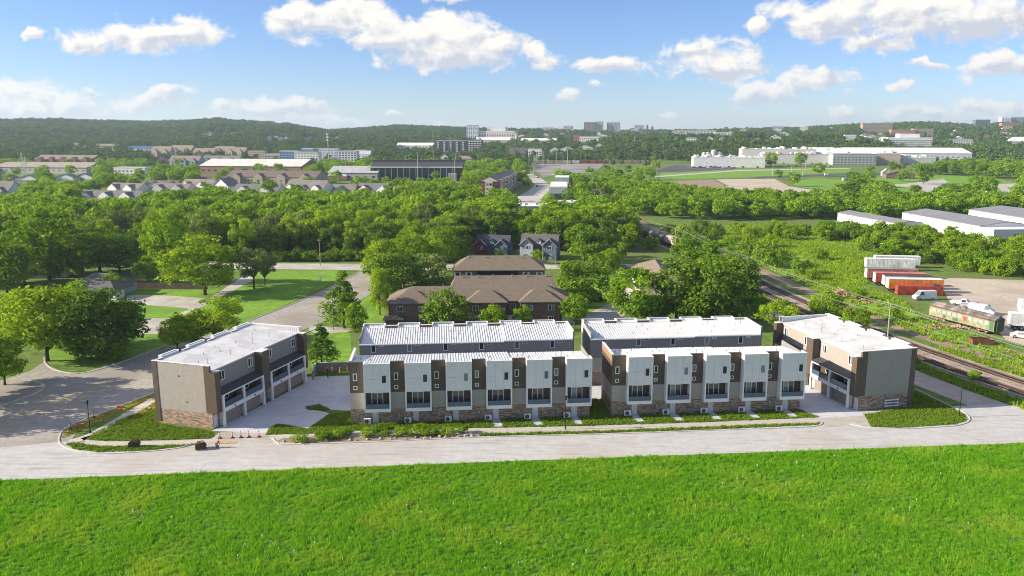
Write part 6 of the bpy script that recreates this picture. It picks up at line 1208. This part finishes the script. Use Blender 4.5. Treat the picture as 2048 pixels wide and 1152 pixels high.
for (px0, px1, py, h, lb) in ((1040, 1106, 430, 4.6, 'low white flat-roofed shop beside the far street end'), (1122, 1164, 419, 3.8, 'smaller white flat-roofed shop right of the far street end')):
    a, b = np.array(G(px0, py)), np.array(G(px1, py)); w = b[0]-a[0]; t = thing('low_shop', lb, 'shop', (*(a+b)/2, 0), R(3)); MB().box(-w/2, w/2, 0, 15, 0, h).part('wall', wmat((.58, .58, .57)), t); MB().box(-w/2-.4, w/2+.4, -.8, 15.4, h, h+.5).part('roof', rmat(WH), t); RECTS.append((px0, px1, py-20, py, a[1]))
    for i in range(4): MB().box(-w/2+1+i*w/4, -w/2+w/4-.4+i*w/4, -.06, 0, .5, 2.8).part('window', g_win, t)
    for i in range(3): MB().box(-w/3+i*w/3, -w/3+1.6+i*w/3, 5, 7, h+.5, h+1.5).part('roof_unit', wmat(GRY), t)
# --- right: plant, town on the hill
far('flat', 1393, 1532, 316, 335, WH, WH, 'low white plant building with tanks behind it', d=40, extra='plant'); far('flat', 1490, 1632, 300, 322, (.66, .63, .58), WH, 'white plant building with crowded roof gear', d=40, extra='plant'); far('flat', 1530, 1668, 310, 328, (.60, .58, .54), GRY, 'plant building behind the two dark trees', d=30, extra='plant')
far('ware', 1636, 1940, 297, 321, (.62, .65, .68), (.74, .74, .73), 'very long white warehouse of the plant', d=80); far('flat', 1672, 1754, 309, 331, (.36, .38, .40), GRY, 'grey-walled block before the long white warehouse', d=40); far('flat', 1756, 1802, 308, 330, (.50, .40, .33), WH, 'plant block crowded with pipes and ducts', d=30, extra='plant'); far('flat', 1800, 1872, 316, 330, (.52, .52, .50), WH, 'low grey plant wing at the right', d=30, extra='plant'); far('ware', 1880, 1942, 306, 320, WH, WH, 'white hall at the right end of the plant')
m_silo = paint('silo_white', (.72, .72, .70))
for i, (px, yt, yb, r) in enumerate(((1407, 305, 318, 3), (1414, 305, 318, 2.8), (1426, 300, 317, 3.6), (1437, 304, 318, 3.4), (1443, 310, 331, 2.8))):
    X, Y, Z = HIT(px, 333); Y -= 0 if yb > 325 else -32; Z = T1(X, Y); f = Y*cT+(H-Z)*sT; X = (px-1024)/F*f; h = H - Z - (yt-Y0)/F*f; t = thing('silo', 'white storage tank of the plant, %s from the left' % ordn[i], 'silo', (X, Y, Z), 0, 'white tanks of the plant'); MB().tube((0, 0, 0), (0, 0, h), r, n=16).part('shell', m_silo, t); MB().tube((0, 0, h), (0, 0, h+1.2), r, .4, 16).part('cap', m_silo, t)
far('flat', 1347, 1432, 261, 270, WH, (.45, .20, .16), 'white row with red roofs on the wooded hill', d=15); far('flat', 1430, 1462, 265, 272, WH, WH, 'short white row beside the red-roofed one'); far('flat', 1545, 1568, 253, 262, (.48, .54, .60), GRY, 'small glassy block on the skyline'); far('flat', 1690, 1712, 270, 280, WH, GRY, 'small white house on the wooded slope')
far('flat', 1728, 1784, 247, 266, (.33, .25, .20), (.5, .42, .36), 'broad brown tower block with tan piers on the right hill', name='tower_block', cat='tower block', d=25); far('flat', 1785, 1830, 260, 273, (.44, .19, .11), CR, 'orange brick college block below the brown tower'); far('flat', 1828, 1866, 258, 272, (.40, .28, .22), WH, 'brick and glass college block with pale roof')
far('flat', 1780, 1864, 276, 298, (.72, .72, .72), WH, 'big white cubic office building on the slope', d=40, extra='tower'); far('flat', 1904, 1945, 279, 291, (.62, .65, .68), WH, 'white box building right of the big white office'); far('flat', 1952, 1979, 239, 256, (.12, .16, .19), GRY, 'dark glass tower on the right skyline', name='tower_block', cat='tower block', d=25); far('flat', 2004, 2022, 235, 250, (.56, .62, .68), WH, 'pale glass tower near the right edge', name='tower_block', cat='tower block', d=25); far('flat', 2022, 2050, 234, 250, (.30, .38, .44), GRY, 'blue glass tower at the right edge', name='tower_block', cat='tower block', d=25); far('flat', 2006, 2042, 246, 258, (.42, .19, .12), CR, 'orange brick block below the glass towers'); far('hipr', 2022, 2060, 274, 292, WH, WH, 'white building with domed roof at the right edge')
far('gable', 1776, 1830, 341, 358, (.20, .14, .11), (.20, .11, .085), 'brown-roofed park house among trees', d=14); far('gable', 1766, 1782, 338, 352, WH, GRY, 'white shed left of the park house', d=6)
for i in range(44):
    px = 1560 + RNG.uniform(0, 480); py = RNG.uniform(258, 285); 
    if RNG.uniform() < .8: far('gable' if i % 3 else 'flat', px, px+RNG.uniform(9, 20), py-RNG.uniform(5, 8), py, [(.72, .71, .68), (.66, .60, .52), (.36, .20, .15), (.60, .61, .63), (.72, .72, .72)][i % 5], [(.34, .32, .30), RB, WH][i % 3], 'tiny %s house among the trees of the right hill, %s' % (['white', 'cream', 'brick', 'grey', 'white'][i % 5], 'toward its foot' if py > 272 else 'toward its crest'), d=10, name='hill_house', cat='house', group='tiny houses on the right hill')
for i in range(46):
    px = 1010 + RNG.uniform(0, 560); py = RNG.uniform(259, 284); far('gable' if i % 3 else 'flat', px, px+RNG.uniform(9, 22), py-RNG.uniform(5, 8), py, [(.72, .71, .68), (.66, .60, .52), (.36, .20, .15), (.60, .61, .63), (.72, .72, .72)][i % 5], [(.34, .32, .30), RB, WH][i % 3], 'tiny %s house among the trees of the middle skyline, %s' % (['white', 'cream', 'brick', 'grey', 'white'][i % 5], 'below the slab towers' if px < 1250 else 'right of the twin-towered hall'), d=10, name='hill_house', cat='house', group='tiny houses on the middle skyline')
for i in range(18):
    px = (400 if i < 7 else 530) + RNG.uniform(0, 70 if i < 7 else 140); py = 268 + (RNG.uniform(0, 4) if i < 7 else 8+RNG.uniform(0, 6)); far('gable', px, px+9, py-5, py, (.55, .56, .56), RG, 'pale house in the row halfway up the left hill', d=10, name='hill_house', cat='house', group='houses on the left hill')
# far freight train
x0 = -30
for i in range(13):
    c = [(.50, .34, .22), (.56, .42, .28), (.50, .36, .24), (.60, .46, .30), (.70, .70, .68), (.42, .10, .07), (.40, .09, .06), (.38, .10, .08), (.44, .13, .09), (.40, .10, .07), (.36, .12, .09), (.42, .11, .08), (.38, .09, .07)][i]
    px = 1082 + i*17.3; X, Y, Z = HIT(px, 327); Y = 1120.; f = Y*cT+H*sT; X = (px-1024)/F*f; wagon('freight wagon of the far train, %s from the left' % ordn[i], X, Y, 0, paint('wagon_%d' % (i % 9), c), 'box_wagon', z=T1(X, Y)+.2)
RECTS.append((1072, 1300, 317, 330, 1120))
# masts
m_mast = mat('pale_mast', (.50, .49, .47), metal=.2)
for i, (px, yb, yt) in enumerate(((1058, 350, 306), (1068, 347, 312), (1086, 351, 303), (1112, 353, 302), (1126, 345, 313), (1135, 336, 299), (812, 358, 312), (836, 362, 306), (867, 345, 296), (912, 352, 308), (910, 363, 322), (1268, 300, 272), (866, 297, 262), (700, 338, 292), (692, 352, 318), (676, 341, 290), (676, 332, 296), (362, 342, 316), (218, 348, 314), (358, 352, 326), (1545, 352, 328), (1582, 356, 332), (1605, 352, 340), (1610, 344, 325))):
    X, Y, Z = HIT(px, yb); f = Y*cT+(H-Z)*sT; h = (yb-yt)*f/F; t = thing('light_mast', 'thin pale light mast, %s' % ('%s from the left in the parking lot' % ordn[i] if i < 6 else 'near picture column %d of the skyline' % px if False else ['beside the stadium', 'behind the stadium', 'on the left side of the town', 'in the park at the right'][(0 if i < 11 else 1 if i < 13 else 2 if i < 20 else 3)]), 'light mast', (X, Y, Z), 0, 'light masts of the far town'); MB().tube((0, 0, 0), (0, 0, h), .32, .18, 6).part('pole', m_mast, t); MB().box(-1.2, 1.2, -.2, .2, h-.4, h).part('lamp_bar', m_mast, t)
X, Y, Z = HIT(658, 330); t = thing('cell_tower', 'white cell tower with antenna drums above the town', 'cell tower', (X, Y, Z)); f = Y*cT+H*sT; h = 62*f/F; MB().tube((0, 0, 0), (0, 0, h), .7, .4, 8).part('mast', m_mast, t)
for k in range(3): MB().tube((0, 0, h-2-k*4), (0, 0, h-.2-k*4), 1.6, n=10).part('antenna_drum', m_silo, t)
for px, lb in ((47, 'tall white lattice mast at the far left'), (54, 'second white lattice mast at the far left')):
    X, Y, Z = HIT(px, 352); f = Y*cT+H*sT; h = (46 if px == 47 else 38)*f/F; t = thing('lattice_mast', lb, 'mast', (X, Y, Z)); RECTS.append((px-4, px+4, 306, 350, Y))
    for sx_, sy_ in ((-1, -1), (1, -1), (1, 1), (-1, 1)): MB().tube((sx_*1.1, sy_*1.1, 0), (sx_*.3, sy_*.3, h), .14, n=4).part('leg', m_silo, t)
    for k in range(8): z = h*k/8; r = 1.1-.8*k/8; MB().tube((-r, -r, z), (r*.9, -r*.9, z+h/8), .1, n=4).part('brace', m_silo, t)
# --- surfaces
q3 = lambda L: [HIT(840+x/3.938, 220+y/3.938) for x, y in L]; q4 = lambda L: [HIT(1300+x/3.938, 220+y/3.938) for x, y in L]; q5 = lambda L: [HIT(1640+x/5.02, 200+y/5.02) for x, y in L]
OPEN = []
def fsheet(name, pts, dz, m, label, cat):
    mb = MB(); mb.add([(x, y, z+dz) for x, y, z in pts], [tuple(range(len(pts)))]); o = mb.part(name, m); OPEN.append([(p[0], p[1]) for p in pts])
    if o.data.polygons[0].normal.z < 0: o.data.flip_normals()
    tag(o, label, cat, kind='structure')
m_flot = mat('far_parking_asphalt', (.30, .285, .265), var=.1, scale=.05, col2=(.17, .165, .16), big=.02); m_fblk = mat('far_dark_asphalt', (.09, .088, .09), var=.15, scale=.05)
fsheet('far_street', q3([(620, 770), (700, 725), (850, 640), (905, 590), (870, 540), (800, 495), (770, 478), (820, 474), (880, 500), (960, 540), (1020, 590), (1035, 640), (960, 720), (840, 760), (800, 838), (640, 838)]), .05, m_conc, 'pale street winding away between the wood and the parking lot', 'street')
fsheet('far_parking_lot', q3([(850, 423), (1450, 425), (1400, 480), (1340, 502), (1130, 492), (970, 535), (930, 500)]), .08, m_flot, 'wide grey parking lot with light masts', 'parking lot')
fsheet('street_verge', q3([(935, 715), (1035, 620), (1000, 560), (1020, 560), (1062, 610), (985, 715)]), .09, m_lawn, 'grass strip along the far street', 'verge')
fsheet('plant_lot', q4([(40, 478), (200, 432), (690, 456), (640, 472), (60, 492)]), .1, m_fblk, 'dark car park in front of the white plant', 'car park')
fsheet('embankment', q4([(80, 500), (700, 468), (1560, 458), (1590, 492), (800, 528), (80, 552)]), .06, m_lawn, 'green embankment before the plant', 'embankment')
fsheet('plant_road', q4([(40, 522), (700, 474), (1580, 457), (1580, 463), (700, 482), (40, 534)]), .16, m_conc, 'pale road along the front of the plant', 'road')
fsheet('park_road', q4([(800, 530), (1540, 502), (1900, 500), (1900, 512), (1545, 513), (830, 542)]), .16, m_fblk, 'dark road between embankment and park', 'road')
fsheet('dirt_lot', q4([(60, 565), (500, 548), (600, 600), (420, 645), (60, 640)]), .06, m_dirt, 'brown bare earth lot beyond the tree belt', 'dirt lot')
fsheet('empty_lot', q4([(520, 548), (980, 543), (1090, 600), (1490, 668), (1440, 690), (740, 670), (380, 650), (620, 600)]), .10, m_lot, 'pale empty lot beside the park lawn', 'empty lot')
fsheet('park_lawn', q4([(1110, 570), (1300, 538), (1560, 555), (1530, 620), (1470, 668), (1150, 602)]), .12, m_lawn, 'bright park lawn beside the empty lot', 'lawn')
fsheet('park_lawn', q5([(440, 770), (1500, 750), (2048, 840), (2048, 900), (1900, 990), (1500, 940), (1100, 960), (700, 930), (520, 870)]), .08, m_lawn, 'bright park lawn with scattered trees', 'lawn')
fsheet('park_path', q5([(540, 830), (800, 850), (1240, 795), (1290, 830), (1180, 870), (1160, 955), (1060, 950), (1010, 880), (540, 860)]), .14, m_conc, 'pale path crossing the park', 'path'); fsheet('park_path', q5([(1760, 850), (2048, 835), (2048, 870), (1880, 880), (1940, 950), (1850, 940)]), .14, m_conc, 'pale path at the right of the park', 'path')
# parked cars of the plant and the street
CC = [(.55, .55, .55), (.03, .03, .035), (.22, .23, .25), (.30, .05, .04), (.06, .10, .20), (.65, .65, .64)]
cb = MB(); cb.box(-2.2, 2.2, -.9, .9, .3, .95); cb.hexa([(-1.6, -.85, .95), (1.1, -.85, .95), (1.1, .85, .95), (-1.6, .85, .95)], [(-1.1, -.7, 1.5), (.6, -.7, 1.5), (.6, .7, 1.5), (-1.1, .7, 1.5)]); cme = cb.mesh('body', wmat(CC[0]))
for i in range(30):
    if i < 18: px, py = 1385 + i*5.2 + RNG.uniform(-1, 1), 334 + RNG.uniform(0, 4); lb = 'tiny parked car in the dark car park before the plant'; gp = 'cars at the plant'
    elif i < 25: px, py = 1560 + (i-18)*16 + RNG.uniform(-3, 3), 333 + RNG.uniform(0, 2); lb = 'tiny car parked along the front of the plant'; gp = 'cars along the plant'
    else: px, py = ((1052, 343), (1070, 352), (1076, 357), (1074, 374), (1107, 352))[i-25]; lb = 'tiny car on the far street, %s from the left' % ['first', 'second', 'fourth', 'third', 'fifth'][i-25]; gp = 'cars on the far street'
    X, Y, Z = HIT(px, py); t = thing('distant_car', lb, 'car', (X, Y, Z+.12), RNG.uniform(-.3, .3) if i < 25 else 1.5, gp); put('body', cme, t, mat=paint('car_paint_%02d%02d%02d' % tuple(int(c*99) for c in CC[i % 6]), CC[i % 6], .35))
for px, py, k_, c, lb, rz in ((1980, 389, 'van', WHT, 'white camper van parked in the park', 0), (1690, 362, 'van', WHT, 'white van at the edge of the park lawn', 20), (1655, 352, 'van', WHT, 'white van beside the dark park road', 0)):
    X, Y, Z = HIT(px, py); vehicle(lb, X, Y, R(rz), c, k_, z=Z+.1)
# park trees
for i, (px, py, tp, w) in enumerate(((1704, 364, 343, 26), (1733, 376, 343, 30), (1804, 364, 341, 25), (1846, 369, 327, 31), (1829, 388, 369, 24), (1953, 387, 351, 36), (1708, 392, 365, 42), (1542, 333, 304, 28), (1600, 333, 304, 26), (1760, 385, 362, 40), (1900, 392, 368, 36), (1880, 350, 322, 36), (1910, 352, 325, 34), (1945, 356, 322, 38), (1785, 342, 322, 22))):
    X, Y, Z = HIT(px, py); f = Y*cT+(H-Z)*sT; tree(X, Y, (py-tp)*f/F, w*f/F, 'round%d' % (i % 4), 'lone round tree of the park and plant, %s' % ('dark one before the plant, %s' % ['left', 'right'][i-7] if i in (7, 8) else '%s in the park from the bottom of the list' % ordn[i] if False else 'standing %s' % ['left of the park house shed', 'right of the first park tree', 'before the brown park house', 'behind the right path', 'at the fork of the path', 'beside the camper van', 'at the lawn corner', '', '', 'at the low edge of the park', 'beside the path end', 'at the back of the park', 'right at the back of the park', 'farthest right at the back', 'behind the park house'][i]), ['leaf_dark', 'leaf_mid', 'leaf_mid'][i % 3], group='park and plant trees', z=Z)
# ------------------------------------------------------------------ far woods as one mass
def far_woods():
    rg = np.random.default_rng(21); out = []
    for y0, y1, sp in ((470, 1000, 8.5), (1000, 1700, 8.6), (1700, 3150, 10.6)):
        ys = np.arange(y0, y1, sp)
        for y in ys:
            xs = np.arange(-.70*y-20, .70*y+20, sp); out.append(np.stack([xs, np.full(len(xs), y), np.full(len(xs), sp)], 1))
    p = np.concatenate(out); p[:, :2] += rg.uniform(-.45, .45, (len(p), 2))*p[:, 2:3]
    x, y = p[:, 0], p[:, 1]; z = terrain(x, y); f = y*cT + (H-z)*sT; px = 1024 + F*x/f
    nf = .5 + .5*np.sin(x*.009 + 1.9*np.sin(y*.006))*np.sin(y*.012 + 1.4*np.sin(x*.007)); dens = .62 + .34*nf
    mid = y < 1000
    nz = .5 + .5*np.sin(x*.021 + 1.3*np.sin(y*.017))*np.sin(y*.026 + 1.7*np.sin(x*.013))
    dens[mid & (px < 1010)] = (.22 + .5*nz)[mid & (px < 1010)]; dens[mid & (px >= 1010) & (px < 1200)] = .12; dens[mid & (px >= 1200) & (px < 1900)] = .05; dens[mid & (px >= 1840)] = .5
    dens[(y >= 1000) & (y < 1250)] = (.35 + .45*nz)[(y >= 1000) & (y < 1250)]; dens[(y > 1000) & (y < 1180) & (px > 1300) & (px < 1800)] = .06
    ok = rg.uniform(0, 1, len(p)) < dens
    for po in (W1, W2, W4, W5): ok &= ~inpoly(x, y, po)
    for po in OPEN: ok &= ~inpoly(x, y, po)
    for q_ in TR1[::3]: ok &= np.hypot(x-q_[0], y-q_[1]) > 10
    h = rg.uniform(9, 14.5, len(p)); top = 576 - F*(y*sT + (z+h*.9-H)*cT)/(y*cT - (z+h*.9-H)*sT); bot = 576 - F*(y*sT + (z-H)*cT)/f; hw = h*.4*F/f
    for (x0, x1, yt, yb, Yb) in RECTS:
        hitx = (px+hw*.8 > x0) & (px-hw*.8 < x1); front = (y < Yb+2) & (y > Yb-1000)
        hid = hitx & front & (top < yb-(yb-yt)*(.45 if Yb < 650 else .24)) & (bot > yt); ok &= ~(hid & (rg.uniform(0, 1, len(p)) < .93))
        ok &= ~(hitx & (y > Yb-4) & (y < Yb+32))
    for po in OPEN:                          # keep the open places open to view
        a = np.array([PJ(q_[0], q_[1], 0) for q_ in po]); 
        s = inpoly(px, top + (bot-top)*.35, [tuple(k) for k in a]) & (y > np.array(po)[:, 1].min()-90) & (y < np.array(po)[:, 1].max()); ok &= ~(s & (rg.uniform(0, 1, len(p)) < .85))
    x, y, z, h = x[ok], y[ok], z[ok], h[ok]
    mp = np.array(MID_PTS); keep = np.ones(len(mp), bool); mf = mp[:, 1]*cT + H*sT; mx_ = 1024 + F*mp[:, 0]/mf; mt = 576 - F*(mp[:, 1]*sT + (mp[:, 2]*.95-H)*cT)/(mp[:, 1]*cT - (mp[:, 2]*.95-H)*sT)
    for (x0, x1, yt, yb, Yb) in RECTS:
        if Yb < 1200: keep &= ~((mx_+5 > x0) & (mx_-5 < x1) & (mp[:, 1] < Yb+14) & (mt < yb-(yb-yt)*(.5 if Yb < 650 else .3)))
    MID_PTS[:] = [tuple(q_) for q_ in mp[keep]]
    near = y < 1000
    scatter('far_woodland', np.c_[x, y, z-.5][~near], h[~near]/11*np.where(y[~near] > 1700, 1.02, .92)*rg.uniform(.65, 1.3, (~near).sum()), FARTREE, 'hazy mass of trees covering the far town and hills', 'woodland', 22)
    a = np.array([(q_[0], q_[1], 0, q_[2]) for q_ in MID_PTS]); b = np.c_[x, y, z, h][near]; a = np.r_[a, b]
    scatter('middle_woodland', a[:, :3], a[:, 3]/11.5, MIDTREE, 'mass of trees in the middle distance behind the near wood', 'woodland', 23)
    print('far', (~near).sum(), 'mid', len(a))
far_woods()
# ------------------------------------------------------------------ air
def air():
    mb = MB(); mb.box(-9500, 9500, -700, 12500, -6, 185); m = bpy.data.materials.new('haze_air'); m.use_nodes = True; t = m.node_tree; t.nodes.clear()
    o = nd(t, 'ShaderNodeOutputMaterial'); v = nd(t, 'ShaderNodeVolumePrincipled'); v.inputs['Color'].default_value = (.70, .86, 1.0, 1); v.inputs['Density'].default_value = HAZE; v.inputs['Anisotropy'].default_value = .2
    t.links.new(v.outputs[0], o.inputs['Volume']); tag(mb.part('haze', m), 'thin blue summer haze filling the valley', 'haze', kind='stuff')
HAZE = .00009
air()
